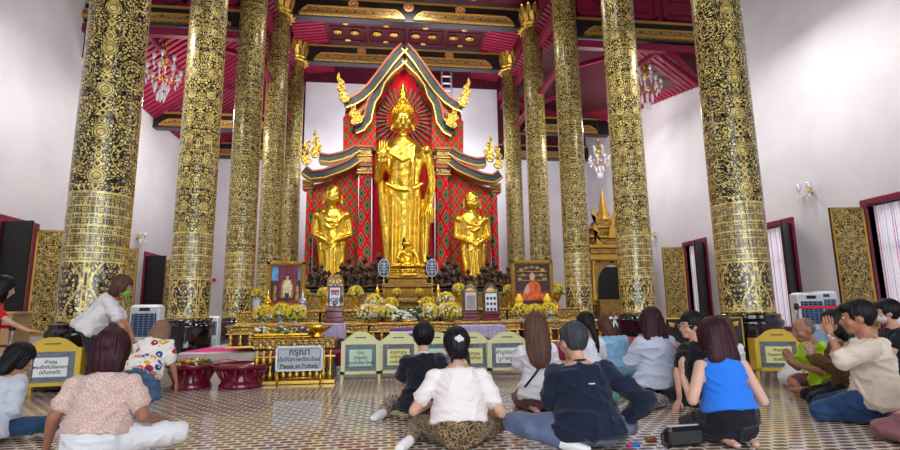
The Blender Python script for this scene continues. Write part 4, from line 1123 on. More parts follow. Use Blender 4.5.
# candle pagodas beside the frames
for x, y, mt, l in ((268.5,290,'goldsm','small gold pagoda ornament at the left foot of the royal portrait'),(303,290,'silver','small silver pagoda ornament at the right foot of the royal portrait'),(519,296,'yflower','yellow wax pagoda at the left foot of the monk portrait'),(547,296,'yflower','yellow wax pagoda at the right foot of the monk portrait')):
    p = at(x, y, 12.55); h = p.z-1.12
    tag(MB().lathe([(.13,0),(.13,.03),(.1,.05),(.12,.1),(.08,.13),(.1,.17),(.11,.2),(.06,.28),(.04,.33),(.05,.35),(.02,h*.8),(.004,h)], (0,0,0), 16).build('pagoda_ornament', M[mt], None, (p.x, 12.55, 1.12)), l, 'ornament')

# low floor flower tray on the front table
def tray(label, px, pyt, pyb, Y, wpx, flowers, z=0.0):
    w = wpx*Y/520/2*1.06; p = at(px, pyt, Y); h = p.z-z
    r = empty('offering_tray', (p.x, Y+w*.3, z), 0, label, 'tray')
    MB().lathe([(w*.72,0),(w*.74,h*.08),(w*.68,h*.2),(w*.56,h*.45),(w*.62,h*.66),(w*.9,h*.82),(w,h*.9),(w,h),(w*.95,h),(w*.9,h*.92),(0,h*.88)], (0,0,0), 32).build('pedestal_bowl', M['maroon'], r)
    mb = MB()
    for a in range(16):
        mb.cap((w*.6*cos(a*pi/8), w*.6*sin(a*pi/8), h*.25), (w*.8*cos(a*pi/8), w*.8*sin(a*pi/8), h*.72), .012, .022, 6)
    mb.build('petal_relief', M['maroon'], r)
    if flowers:
        mb = MB(); rnd = random.Random(int(px))
        for k in range(40): mb.cur = rnd.choice((0,1,2,3,3,3,4)); a = rnd.random()*6.28; q = rnd.random()*w*.75; mb.ball((q*cos(a), q*sin(a), h*.97+rnd.random()*.06), (rnd.uniform(.02,.05),rnd.uniform(.02,.05),.025), 6, 4)
        mb.build('flower_offerings', [M['yflower'],M['wflower'],M['oflower'],M['green'],M['purple']], r, None, kind='stuff')
tray('maroon lacquer offering bowl with flowers beside the left black column base', 190, 364, 388, 8.25, 46, True)
tray('maroon lacquer offering bowl without flowers left of the please sit politely sign', 240, 364, 388, 8.2, 52, False)
r = empty('flower_tray', (at(282,343,8.6).x, 8.6, .68), 0, 'gold tray heaped with mixed flower garlands above the please sit politely sign', 'flowers')
MB().box((-.46,-.14,0),(.46,.16,.05),.02).box((-.4,-.1,-.0),(.4,.12,.08)).build('tray', M['goldsm'], r)
mb = MB(); rnd = random.Random(9)
for k in range(110): mb.cur = rnd.choice((0,1,1,2,3,3,3,4)); mb.ball((rnd.uniform(-.43,.43), rnd.uniform(-.12,.12), .08+rnd.random()*.09), (rnd.uniform(.02,.045),rnd.uniform(.02,.04),.022), 6, 4)
mb.build('garland', [M['yflower'],M['wflower'],M['oflower'],M['green'],M['purple']], r, None, kind='stuff')
r = empty('gold_offering_bowl', (at(317,350,8.6).x, 8.62, .68), 0, 'gold boat shaped bowl right of the flower garlands', 'bowl')
MB().lathe([(.1,0),(.12,.03),(.06,.06),(.16,.12),(.24,.2),(.23,.2),(.1,.12)], (0,0,0), 20).build('bowl', M['goldsm'], r)

# ------------------------------------------------------------------ signs and donation boxes
r = empty('notice_sign', (at(299,372,8.2).x, 8.2, 0), 0, 'grey metal sign reading please sit politely on thin gold legs', 'sign')
w = (at(322,350,8.2).x-at(275,350,8.2).x)/2; zt = at(299,346,8.2).z; zb_ = at(299,371,8.2).z
MB().box((-w,-.012,zb_),(w,.012,zt),.006).build('board', plain('grey sign face', (176,182,190), .4), r)
mb = MB()
for (a,b_,c,d) in ((-w,w,zt-.02,zt),(-w,w,zb_,zb_+.02),(-w,-w+.02,zb_,zt),(w-.02,w,zb_,zt)): mb.box((a,-.02,c),(b_,-.01,d))
mb.build('rim', M['white'], r)
for (a,b_,c,d) in ((-w+.035,w-.035,zt-.042,zt-.036),): pass
mb = MB()
for (a,b_,c,d) in ((-w+.05,w-.05,zt-.045,zt-.039),(-w+.05,w-.05,zb_+.039,zb_+.045),(-w+.036,-w+.042,zb_+.06,zt-.06),(w-.042,w-.036,zb_+.06,zt-.06)): mb.box((a,-.0155,c),(b_,-.012,d))
mb.build('border_line', M['ink'], r)
hh = zt-zb_
text_mesh('lettering', ['กรุณา'], .13, M['ink'], r, (0,-.013,zt-hh*.24), (pi/2,0,0), bold=.002)
text_mesh('lettering', ['นั่งให้สุภาพเรียบร้อย'], .076, M['ink'], r, (0,-.013,zt-hh*.54), (pi/2,0,0), bold=.0015)
text_mesh('lettering', ['Please sit Politely'], .08, M['ink'], r, (0,-.013,zt-hh*.8), (pi/2,0,0), bold=.0015)
for s in (-1,1): MB().tube([(s*(w-.03),0,0),(s*(w-.03),0,zb_)], .014, 8).build('leg', M['goldsm'], r)
MB().tube([(-w+.03,0,zb_-.1),(w-.03,0,zb_-.1)], .01, 8).build('crossbar', M['goldsm'], r)

def donation_box(label, pxc, Y, wpx, ytop, lines, mt, papermt='paper', ts=.05, rz=0.0, dark=False, z0=0.0, lab=True, pw=.72, ph=.62):
    w = wpx*Y/520/2; p = at(pxc, ytop, Y); H = p.z-z0
    r = empty('donation_box', (p.x, Y, z0), rz, label, 'donation box', 'arched donation boxes')
    zb = H*.19; zs_ = H*.82; d = .3
    arch = [(-w,zb),(w,zb),(w,zs_),(w*.86,zs_+.005),(w*.62,zs_+(H-zs_)*.5),(w*.4,zs_+(H-zs_)*.85),(w*.15,H),(-w*.15,H),(-w*.4,zs_+(H-zs_)*.85),(-w*.62,zs_+(H-zs_)*.5),(-w*.86,zs_+.005),(-w,zs_)]
    win = (w*.8, zb+.045, zs_-.04)
    top = [(x, z) for x, z in arch if z >= zs_-.001]
    mb = MB(); mb.prism(top[0:1]+top[1:]+[(-w,zs_-.04),(w,zs_-.04)], 0, .025); mb.box((-w,0,zb),(-w+w*.2,.025,zs_-.04)); mb.box((w-w*.2,0,zb),(w,.025,zs_-.04)); mb.box((-w,0,zb),(w,.025,zb+.045))
    mb.build('front_frame', M[mt], r)
    mb = MB(); mb.box((-w+.02,.03,zb+.02),(w-.02,d,zb+.04)); mb.box((-w+.01,.025,zb),(-w+.03,d,zs_)); mb.box((w-.03,.025,zb),(w-.01,d,zs_)); mb.box((-w+.01,d-.02,zb),(w-.01,d,zs_)); mb.box((-w+.01,.025,zs_-.02),(w-.01,d,zs_),.01); mb.build('case', M[mt], r)
    rim = [(x*.93, zs_+(z-zs_)*.86-.0) for x, z in top]; MB().strip(top, .018, -.012, .0).build('arch_moulding', M[mt], r)
    MB().box((-win[0]+.01,.12,win[1]),(win[0]-.01,.15,win[2])).build('inner_board', M['boxin'], r)
    MB().box((-win[0]*1.0,-.004,win[1]),(win[0]*1.0,.0,win[2])).build('glass', M['glass'], r)
    cx, cz = 0, (win[1]+win[2])/2; a, b_ = win[0]*pw, (win[2]-win[1])*.5*ph
    if lab:
        pp_ = MB().box((cx-a,-.008,cz-b_),(cx+a,-.005,cz+b_)).build('paper_notice', M[papermt], r)
        text_mesh('lettering', lines, ts, M['ink'], pp_, (cx,-.0095,cz), (pi/2,0,0), 1.15, bold=.0012)
    MB().box((-w*.28,-.004,H-.085),(w*.28,.003,H-.07)).build('coin_slot', M['black'], r)
    for sx in (-1,1):
        for yy in (.01, d-.03): MB().box((sx*(w-.012)-.018,yy,0),(sx*(w-.012)+.018,yy+.03,zb)).build('leg', M[mt], r)
    return r
donation_box('cream arched donation box with pale green notice, leftmost of the altar row', 361, 8.2, 37, 332.5, ['ร่วม', 'บำรุงวัด', 'ตามกำลังศรัทธา'], 'cream', 'gpaper', .065)
donation_box('cream arched donation box with yellow paper notice, left of the kneeling person in black', 398.5, 8.25, 38, 332.5, ['ร่วมทำบุญ', 'ค่าน้ำค่าไฟ', 'ภายในวิหาร'], 'cream', 'ypaper', .062, pw=.7)
donation_box('cream arched donation box mostly hidden between the two seated people at the centre', 435, 8.3, 38, 332.5, ['ร่วมทำบุญ', 'บูรณะวัด'], 'cream', 'gpaper', .06)
donation_box('greenish arched donation box right of the woman with the white hair clip', 471.5, 8.3, 37, 332.5, ['ร่วมทำบุญ', 'ทุนการศึกษา'], 'cream', 'ypaper', .06)
donation_box('yellow arched donation box with white notice left of the long haired woman', 507, 8.25, 40, 332, ['ค่าบูรณะวัด', 'บูชาครูบา'], 'cream', 'paper', .085, pw=.75)
donation_box('leaning yellow donation box with white notice in front of the nearest left column', 54, 7.75, 46, 338, ['ทำบุญ', 'พระเจ้าทันใจอาคาร', '(เป็นรายปี)'], 'yellow', 'paper', .058, .12, pw=.72)
donation_box('yellow donation box with green notice in front of the nearest right column', 776, 7.2, 45, 329.5, ['ทำบุญ', 'ซ่อมแซมวิหาร', 'วัดเจดีย์'], 'yellow', 'ypaper', .058, -.3)

# black notice board with gold writing
p0, p1 = at(664,318,8.2), at(742,318,8.2); w = (p1.x-p0.x)/2
r = empty('notice_board', ((p0.x+p1.x)/2, 8.2, 0), 0, 'black lacquer board with gold writing behind the woman in black', 'notice board')
zt = p0.z; MB().box((-w,0,.42),(w,.05,zt),.01).build('board', M['blacq'], r)
mb = MB(); mb.box((-w,-.006,zt-.02),(w,0,zt)); mb.box((-w,-.006,.42),(-w+.02,0,zt)); mb.box((w-.02,-.006,.42),(w,0,zt))
for s in (-1,1):
    for k in range(14): a = k*.55; mb.ball((s*(w-.09-.02*k*.35*abs(cos(a))), -.004, zt-.08-.02*k*.3*abs(sin(a))), (.022,.005,.014), 6, 4)
mb.build('gold_ornament', M['goldink'], r)
text_mesh('lettering', ['ขอเชิญ', 'ผู้มีจิตศรัทธา', 'ร่วมทำบุญ', 'บูรณะวิหาร', 'ตามศรัทธา'], .085, M['goldink'], r, (-.05,-.003,.66), (pi/2,0,0), 1.1, bold=.0015)
for s in (-1,1): MB().box((s*w*.85-.03,.0,0),(s*w*.85+.03,.05,.42)).build('leg', M['black'], r)

# ------------------------------------------------------------------ air coolers
def cooler(label, px0, px1, pyt, Y, rz=0.0, hgt=None):
    a, c = at(px0, pyt, Y), at(px1, pyt, Y); w = (c.x-a.x)/2; H = a.z
    r = empty('air_cooler', ((a.x+c.x)/2, Y, 0), rz, label, 'air cooler', 'white air coolers')
    MB().box((-w,-.3,.1),(w,.0,H),.05).build('body', M['white'], r)
    MB().box((-w*.82,-.315,H*.5),(w*.82,-.295,H*.86),.01).build('grille', M['grille'], r)
    mb = MB()
    for k in range(9): z = H*.52+k*H*.038; mb.box((-w*.8,-.33,z),(w*.8,-.312,z+.012))
    for k in range(5): x = -w*.7+k*w*.35; mb.box((x,-.335,H*.5),(x+.012,-.315,H*.86))
    mb.build('louvres', plain('louvre blue', (120,150,190), .4), r)
    MB().box((-w*.35,-.315,H*.9),(w*.35,-.298,H*.95),.005).build('control_panel', M['black'], r)
    MB().box((-w*.9,-.31,.14),(w*.9,-.296,H*.42),.02).build('water_tank', M['bluewhite'], r)
    for sx in (-1,1):
        for sy in (-1,1): o = MB().ball((0,0,.05), (.03,.05,.05), 10, 8).build('caster', M['black'], r, (sx*(w-.06), -.15+sy*.09, 0))
cooler('white air cooler with dark grille behind the bending woman on the left', 137, 166, 305, 11.7)
cooler('pale blue fronted air cooler between the second and third left columns', 205, 222, 316, 15.4)
cooler('white air cooler nearest the camera on the right, behind the bald man', 789, 813, 293, 10.8, -.1)
cooler('white air cooler to the right of another cooler against the right wall', 812, 830, 291.5, 11.6, -.5)

# ------------------------------------------------------------------ chandeliers and sconces
drop = MB(); 
drop.lathe([(.004,.07),(.022,.04),(.03,.0),(.018,-.05),(.003,-.09)], (0,0,0), 6, False); DROP = drop.mesh('crystal_drop', M['crystal'])
shade = MB().lathe([(.02,0),(.05,.03),(.075,.1),(.06,.15),(.085,.19),(.075,.19),(.05,.14),(.04,.05)], (0,0,0), 12).mesh('glass_shade', M['crystal'])
def chandelier(label, px, pyt, pyb, Y, ztop, sc):
    p = at(px, pyt, Y); q = at(px, pyb, Y); H = p.z-q.z
    r = empty('chandelier', (p.x, Y, p.z), 0, label, 'chandelier', 'crystal chandeliers')
    MB().tube([(0,0,-H*.8),(0,0,ztop-p.z)], .012, 6).build('rod', M['goldsm'], r)
    MB().lathe([(.01,0),(.09,-.02),(.05,-.12),(.02,-.2),(.05,-.3),(.09,-.4),(.03,-.5),(.06,-.62),(.12,-.7),(.05,-.82),(.01,-.95)], (0,0,0), 14).build('stem', M['goldsm'], r)
    for tier, (n, R_, z) in enumerate(((8, .5*sc, -.55*H), (4, .28*sc, -.3*H))):
        for k in range(n):
            a = 2*pi*k/n+.2; c_, s_ = cos(a), sin(a)
            MB().tube([(0,0,z-.1),(R_*.4*c_,R_*.4*s_,z-.22),(R_*.8*c_,R_*.8*s_,z-.18),(R_*c_,R_*s_,z)], .013, 6).build('arm', M['goldsm'], r)
            o = bpy.data.objects.new('glass_shade', shade); COL.objects.link(o); o.parent = r; o.location = (R_*c_,R_*s_,z); o.scale = (.85*sc,)*3
            for j, (dr, dz) in enumerate(((0,-.1),(.0,-.26))):
                o = bpy.data.objects.new('crystal_drop', DROP); COL.objects.link(o); o.parent = r; o.location = (R_*c_*(1-.12*j),R_*s_*(1-.12*j),z+dz*sc); o.scale = (1.3*sc,1.3*sc,1.3*sc)
    for k in range(12):
        a = 2*pi*k/6; R_ = .2*sc if k < 6 else .1*sc; z = -.78*H if k < 6 else -.92*H
        o = bpy.data.objects.new('crystal_drop', DROP); COL.objects.link(o); o.parent = r; o.location = (R_*cos(a),R_*sin(a),z); o.scale = (2*sc,)*3
chandelier('crystal chandelier hanging between the two nearest left columns', 165.5, 42, 101, 18.6, 11.2, 1.15)
chandelier('crystal chandelier hanging right of the second right column', 644, 57, 110, 18.6, 11.4, 1.1)
chandelier('crystal chandelier glimpsed between the second and third right columns', 598, 137, 178, 24.5, 11.0, 1.0)
for px, py, X, l in ((137,238,-11,'crystal wall light on the left white wall above the air cooler'),(811,192,11,'crystal wall light casting a long shadow high on the right wall'),(655,236,11,'small crystal wall light between the second right column and a shutter')):
    p = atX(px, py, X); s = 1 if X > 0 else -1; r = empty('wall_light', p, 0, l, 'wall light', 'crystal wall lights')
    MB().lathe([(.07,0),(.08,.02),(.04,.04)], (0,0,0), 12).build('wall_plate', M['goldsm'], r).rotation_euler = (0, -s*pi/2, 0)
    for k in (-1, 1):
        MB().tube([(0,0,0),(-s*.1,k*.08,-.1),(-s*.2,k*.16,-.05),(-s*.22,k*.18,.05)], .012, 6).build('arm', M['goldsm'], r)
        o = bpy.data.objects.new('glass_shade', shade); COL.objects.link(o); o.parent = r; o.location = (-s*.22,k*.18,.04)
        for j in range(3): o = bpy.data.objects.new('crystal_drop', DROP); COL.objects.link(o); o.parent = r; o.location = (-s*(.14+.06*j),k*(.1+.05*j),-.1-.04*j); o.scale = (1.3,)*3
    MB().ball((-s*.02,0,.1), (.03,.05,.08), 8, 6).build('crest', M['goldsm'], r)

# ------------------------------------------------------------------ gilded pulpit
PY = 19.0; a = at(583,312,PY); px0, px1 = 6.75, 8.05; xm = (px0+px1)/2
r = empty('gilded_pulpit', (xm, PY, 0), 0, 'ornate gilded pulpit with flame roof between the second and third right columns', 'pulpit')
w = .85; Z = lambda y: at(600, y, PY).z
MB().box((-w-.15,-.7,0),(w+.15,.7,.35),.04).box((-w,-.6,.35),(w,.6,Z(306)),.03).box((-w-.12,-.68,Z(306)),(w+.12,.68,Z(302)),.03).build('plinth', M['golddull'], r)
for sx in (-1,1):
    for sy in (-1,1): MB().lathe([(.1,0),(.1,.1),(.07,.15),(.07,Z(262)-Z(302)-.2),(.11,Z(262)-Z(302)-.05),(.11,Z(262)-Z(302))], (0,0,0), 10).build('post', M['gold'], r, (sx*(w-.12), sy*.5, Z(302)))
MB().box((-w+.1,-.45,Z(302)),(w-.1,.5,Z(268))).build('inner_recess', M['black'], r)
n = 10; ol = [(w-.05,Z(302)),(w-.05,Z(262)),(-w+.05,Z(262)),(-w+.05,Z(302)),(-w+.25,Z(302))] + [(-(w-.25)*cos(pi*k/n), Z(285)+(Z(266)-Z(285))*sin(pi*k/n)) for k in range(n+1)] + [(w-.25,Z(302))]
MB().prism(ol, -.52, -.46).build('arched_screen', M['golddull'], r)
for j, (y0, y1, e) in enumerate(((262,256,.12),(256,250,.0),(250,246,.08),(246,240,-.12),(240,237,-.04),(237,230,-.28),(230,228,-.2),(228,222,-.42))):
    MB().box((-w-e,-.6-e*.6,Z(y0)),(w+e,.6+e*.6,Z(y1)),.03).build('roof_tier', M['golddull' if j % 2 else 'gold'], r)
for k, (x, y0, y1) in enumerate(((-w-.05,258,238),(w+.05,258,238),(-.5,246,226),(.5,246,226),(0,240,218),(-.3,230,208),(.3,230,208))):
    z0, z1 = Z(y0), Z(y1); s = 1 if x >= 0 else -1
    MB().prism([(x-.12,z0),(x+.12,z0),(x+.16*s+.05,z0+(z1-z0)*.3),(x+.02*s+.05,z0+(z1-z0)*.5),(x+.2*s,z0+(z1-z0)*.7),(x+.14*s,z1),(x+.02*s,z0+(z1-z0)*.6),(x-.08,z0+(z1-z0)*.35)], -.66 if k < 5 else -.1, -.6 if k < 5 else -.02).build('flame_finial', M['gold'], r)
MB().lathe([(.3,0),(.34,.06),(.2,.2),(.26,.3),(.14,.5),(.17,.58),(.08,.9),(.03,1.3),(.005,Z(184)-Z(222))], (0,0,Z(222)), 12).build('spire', M['gold'], r)
MB().box((-w+.1,-.95,Z(322)),(w-.2,-.62,Z(300)),.03).build('step', M['golddull'], r)

# desk, stanchions, ladder and small things
r = empty('wooden_counter', (-6.95, 8.6, 0), .06, 'tan board counter with maroon ribbons at the left behind the leaning donation box', 'counter')
MB().box((-.55,0,0),(.42,.5,1.12),.01).build('body', M['cardboard'], r); MB().box((-.6,-.03,1.1),(.46,.53,1.14),.008).build('counter_top', M['cardboard'], r)
mb = MB(); mb.box((-.555,-.006,.62),(.425,-.001,.66)); mb.box((.1,-.008,.05),(.13,-.002,1.1)); mb.box((.26,-.008,.05),(.29,-.002,1.1)); mb.build('maroon_ribbon', M['maroon'], r)
def stanchion(label, X, Y, h, belts, mt='silver'):
    r = empty('queue_post', (X, Y, 0), 0, label, 'post')
    MB().lathe([(.16,0),(.16,.02),(.05,.05)], (0,0,0), 20).build('foot', M[mt], r); MB().tube([(0,0,.03),(0,0,h)], .028, 12).build('pole', M[mt], r)
    MB().lathe([(.035,h-.1),(.04,h-.09),(.04,h-.0),(.03,h+.02)], (0,0,0), 14).build('head', M['black'], r)
    for z, x0, x1, y1 in belts:
        mb = MB(); i = [mb._v(p) for p in ((x0,0,z-.025),(x1,y1,z-.025),(x1,y1,z+.025),(x0,0,z+.025),(x0,.004,z-.025),(x1,y1+.004,z-.025),(x1,y1+.004,z+.025),(x0,.004,z+.025))]
        for f in ((0,1,2,3),(7,6,5,4),(0,4,5,1),(2,6,7,3)): mb.face([i[k] for k in f])
        mb.build('red_belt', M['red'], r)
stanchion('steel queue post with a red belt before the tan counter', -6.05, 7.9, .98, [(.93,-.03,-1.6,.3)])
p = at(880, 306, 9.2); stanchion('steel queue post with a long red belt behind the bald man at the right', at(797,312,9.2).x, 9.2, 1.12, [(1.06,.03,2.6,-.6)])
r = empty('step_ladder', (at(446.5,80,27.5).x, 27.5, 0), 0, 'white ladder standing behind the red shrine roof below the tie beam', 'ladder')
zl0, zl1 = 9.5, at(446.5,67,27.5).z
for x in (-.27,.27): MB().tube([(x,0,zl0),(x,0,zl1)], .055, 6).build('side_rail', M['white'], r)
for k in range(int((zl1-zl0)/.42)): MB().tube([(-.27,0,zl1-.15-k*.42),(.27,0,zl1-.15-k*.42)], .05, 6).build('rung', M['white'], r)
o = MB().lathe([(.1,0),(.1,.03),(.08,.04)], (0,0,0), 18).build('round_sign', M['red'], None, at(214,280,28.9)); o.rotation_euler = (pi/2,0,0); tag(o, 'small round red sign on the white back wall between the left columns', 'sign')
# floor items
def bag_mesh(mb, c, r_): mb.ball(c, r_, 16, 10)
p = fl(657, 410); mb = MB(); mb.ball((0,0,.07),(.2,.14,.075)); mb.ball((-.16,-.02,.05),(.12,.08,.05)); mb.ball((.12,.05,.07),(.12,.1,.07)); mb.cap((-.28,-.04,.03),(-.15,0,.05),.03,.035)
o = link_mesh('patterned_bag', remesh(mb, .012, 1, .012, 14), cloth('zebra print', (26,26,30), (170,165,160), kind='batik')); o.location = (p.x, p.y+.12, 0); o.rotation_euler = (0,0,.1); tag(o, 'crumpled black and grey patterned bag on the floor under a reaching hand', 'bag')
p = fl(684, 446); r = empty('handbag', (p.x, p.y, 0), .1, 'black leather handbag with a zip on the floor left of the blue top woman', 'bag')
MB().box((-.15,-.05,0),(.15,.05,.15),.03).build('body', plain('black leather', (20,20,24), .35), r); MB().box((-.14,-.012,.15),(.14,.012,.158)).build('zip', M['silver'], r)
mb = MB(); mb.tube([(-.15,0,.12),(-.2,-.02,.1),(-.21,-.04,.04),(-.17,-.06,.01)], .012, 6); mb.build('strap', M['black'], r)
p = fl(636, 446); r = empty('pouch', (p.x, p.y, 0), .6, 'small pink and blue pouch lying on the tiles left of the black handbag', 'pouch')
MB().box((-.06,-.02,0),(.05,.03,.02),.008).build('blue_half', plain('bright blue', (20,120,220), .4), r); MB().box((-.1,.0,.005),(-.03,.03,.024),.006).build('pink_half', M['pink'], r)
p = fl(651, 441); tag(MB().box((-.045,-.03,0),(.045,.03,.035),.012).build('coin_purse', cloth('red floral', (150,20,40), (60,130,60), kind='batik'), None, (p.x, p.y, 0)), 'tiny red and green patterned purse on the tiles beside the pink and blue pouch', 'purse')
p = fl(617, 408); r = empty('basket', (p.x+.02, p.y+.25, 0), 0, 'turquoise plastic basket on the floor beyond the elbow of the man in navy', 'basket')
mb = MB(); TQ = plain('turquoise plastic', (60,180,170), .4)
for k in range(16):
    a = 2*pi*k/16; mb.tube([(.09*cos(a),.07*sin(a),0),(.12*cos(a),.09*sin(a),.16)], .008, 5)
mb.build('ribs', TQ, r); MB().tube([(.12*cos(2*pi*k/20),.09*sin(2*pi*k/20),.165) for k in range(21)], .014, 6).build('rim', plain('cream rim', (235,225,190), .4), r); MB().lathe([(.09,0),(.09,.01)], (0,0,0), 16).build('floor', TQ, r)
p = fl(791, 387); mb = MB(); mb.ball((0,0,.12),(.17,.13,.12)); mb.ball((.08,.02,.2),(.1,.08,.1)); mb.cap((-.05,0,.2),(-.02,0,.31),.05,.02)
r = link_mesh('plastic_bag', remesh(mb, .014, 1, .014, 12), plain('translucent white plastic', (232,230,232), .25)); r.location = (p.x+.05, p.y+.05, 0); tag(r, 'white plastic carrier bag with something orange on the floor by the right donation box', 'bag')
MB().ball((-.06,-.12,.12),(.07,.03,.06),12,8).build('orange_contents', M['oflower'], r)
# ================================================================== people
SK = {'a': skinmat('skin warm', (214,164,138)), 'b': skinmat('skin tan', (188,132,104)), 'c': skinmat('skin fair', (224,176,154)), 'd': skinmat('skin brown', (158,106,84))}
HR = {'black': hairmat('hair black', (12,10,12), (30,26,30)), 'brown': hairmat('hair brown', (62,38,30), (134,92,70)), 'red': hairmat('hair dark plum', (34,12,20), (84,36,46)), 'light': hairmat('hair light brown', (120,88,70), (176,142,118)), 'grey': hairmat('hair greying', (22,24,28), (104,110,116)), 'bald': hairmat('hair cropped', (110,96,88), (150,134,120))}
M['eye'] = plain('eye dark', (20,14,12), .15); M['eyew'] = plain('eye white', (232,228,224), .2)
M['sock'] = cloth('white sock', (228,226,226)); M['gsock'] = cloth('grey sock', (150,150,154))
LEGS = {  # hip height, (knee, ankle, toe) left, right ; forward is +y
 'seiza': (.21, [(-.13,.40,.085),(-.10,-.02,.06),(-.08,-.16,.035)], [(.13,.40,.085),(.10,-.02,.06),(.08,-.16,.035)]),
 'side_l': (.14, [(-.33,.33,.10),(-.40,-.04,.06),(-.47,-.17,.045)], [(.36,.27,.10),(.02,.34,.06),(-.12,.32,.045)]),
 'side_r': (.14, [(-.36,.27,.10),(-.02,.34,.06),(.12,.32,.045)], [(.33,.33,.10),(.40,-.04,.06),(.47,-.17,.045)]),
 'cross': (.13, [(-.38,.20,.12),(-.02,.36,.06),(.12,.36,.05)], [(.38,.20,.12),(.02,.30,.06),(-.12,.28,.05)]),
 'man': (.14, [(-.50,.20,.16),(-.20,-.08,.07),(-.08,-.16,.05)], [(.38,.24,.12),(.02,.36,.06),(-.12,.34,.05)]),
 'wide_r': (.14, [(-.30,.32,.12),(.02,.36,.06),(.14,.35,.05)], [(.47,.22,.14),(.16,.40,.07),(.04,.46,.05)]),
 'stand': (.86, [(-.09,.05,.46),(-.10,-.02,.09),(-.10,.12,.04)], [(.09,.10,.46),(.10,.06,.09),(.10,.2,.04)]),
 'kneel': (.42, [(-.10,.10,.07),(-.10,-.32,.06),(-.09,-.46,.04)], [(.12,.16,.07),(.11,-.26,.06),(.11,-.4,.04)]),
}
HS = 1.2
def fig(label, px, Y, ytop, heading=0, legs='seiza', w=1.0, lean=6, slean=0, arms=('lap','lap'), hyaw=0, hpitch=10, skin='a',
        hair=('short','black'), top=None, sleeve='short', hem=.02, topname='shirt', bot=None, bkind='trousers', sock=None, pyy=400, fat=0.0, neck=0.0, loose=.014, extras=()):
    hz, LL, LR = LEGS[legs]
    Rt = Matrix.Rotation(radians(slean), 3, 'Y') @ Matrix.Rotation(-radians(lean), 3, 'X')
    p0 = V((0,0,hz)); Tq = lambda x,y,z: p0 + Rt@V((x,y,z))
    Rh = Matrix.Rotation(radians(hyaw), 3, 'Z') @ Matrix.Rotation(-radians(hpitch), 3, 'X')
    nb = Tq(0,.0,.49); hc = Tq(0,.015,.518) + Rh@V((0,.02,.115))
    ztop = hc.z+.13*HS; P = at(px, pyy, Y); zt = at(px, ytop, Y).z; k = zt/ztop
    def S(v): return V(v)*k
    body = MB(); body.M = Matrix.Scale(k, 4)
    secs = [(-.08,.15,.12),(-.03,.178,.145),(.04,.18,.145),(.13,.152+fat,.12+fat),(.22,.142+fat,.112+fat),(.32,.155+fat*.5,.118),(.38,.158,.11),(.42,.135,.095),(.455,.10,.078),(.49,.06,.058)]
    def torso(mb, inf, z0=-9, z1=9, flare=0):
        mb.loft([(Tq(0,0 if z > .1 else -.01,z), (rx*w)+inf+flare*max(0,.2-z), ry*(.5+.5*w)+inf+flare*max(0,.2-z)*.6) for z, rx, ry in secs if z0 <= z <= z1], side=Rt@V((1,0,0)), seg=24)
    torso(body, 0)
    body.cap(Tq(0,0,.46), hc-Rh@V((0,.025,.05)), .055, .05)
    # head
    hm = Matrix.Translation(hc*k) @ (Rh.to_4x4()) @ Matrix.Scale(k*HS, 4); body.M = hm
    body.ball((0,-.012,.02), (.073,.092,.092), 20, 14); body.ball((0,.012,-.015), (.064,.076,.088), 18, 12); body.ball((0,.052,-.078), (.036,.034,.03), 12, 8)
    body.cap((0,.082,.012), (0,.102,-.022), .008, .0125, 8); body.ball((0,.094,-.026), (.018,.012,.009), 8, 6)
    body.ball((0,.082,-.054), (.024,.014,.009), 10, 6)
    for s in (-1,1):
        body.ball((s*.03,.076,.028), (.02,.012,.007), 8, 6); body.ball((s*.042,.056,-.028), (.022,.022,.024), 10, 6)
        body.ball((s*.076,-.008,-.008), (.011,.02,.032), 10, 8)
    body.M = Matrix.Scale(k, 4)
    ex = MB(); ex.M = Matrix.Scale(k, 4)
    # arms
    sh = {}; arm = {}
    for s, kind in zip((-1,1), arms):
        shp = Tq(s*(.165*w+.002), 0, .392); 
        if kind == 'pray': e, wr, hd, hn = Tq(s*.23*w,.14,.2), Tq(s*.035,.30,.33), V((-s*.05,.25,1)), V((-s,0,0))
        elif kind == 'prayhigh': e, wr, hd, hn = Tq(s*.22*w,.2,.30), Tq(s*.04,.25,.50), V((-s*.08,.0,1)), V((-s,0,0))
        elif kind == 'lap': e, wr, hd, hn = Tq(s*.235*w,-.01,.17), Tq(s*.12,.20,.06), V((-s*.6,.8,-.1)), V((0,0,-1))
        elif kind == 'out': e, wr, hd, hn = Tq(s*.36*w,.04,.22), Tq(s*.20,.22,.12), V((-s*.9,.4,0)), V((0,0,-1))
        elif kind == 'down': e, wr, hd, hn = Tq(s*.235*w,-.02,.18), V((s*.26*w,.08,hz*.2+.13)), V((0,.3,-1)), V((-s,0,0))
        else: e, wr, hd, hn = [V(a) for a in kind]
        arm[s] = (shp, e, wr)
        body.ball(shp, .052*(.5+.5*w)); body.cap(shp, e, .048*w, .038*w); body.cap(e, wr, .038*w, .025)
        hd = hd.normalized(); ac = hd.cross(hn).normalized(); hn = ac.cross(hd)
        R = Matrix((ac, hd, hn)).transposed()
        body.ball(wr+hd*.05, (.038,.052,.017), 12, 8, R)
        for j, (o, L) in enumerate(((-.029,.058),(-.0105,.072),(.0085,.078),(.0275,.068))):
            a = wr+hd*.082+ac*o; m_ = a+(hd*.6+ac*o*1.2+hn*.04)*L; en = m_+(hd*.45+hn*.28)*L
            ex.tube([a-hd*.02, a, m_, en, en+(hd*.5+hn*.3)*.006], [.0085,.0092,.0085,.0072,.003], 7)
        a = wr+hd*.03+ac*s*.0+ac*.03*(-s if False else 1); ex.tube([wr+hd*.03+ac*.02, wr+hd*.055+ac*.045+hn*.012, wr+hd*.085+ac*.055+hn*.02, wr+hd*.09+ac*.056+hn*.021], [.011,.011,.009,.003], 7)
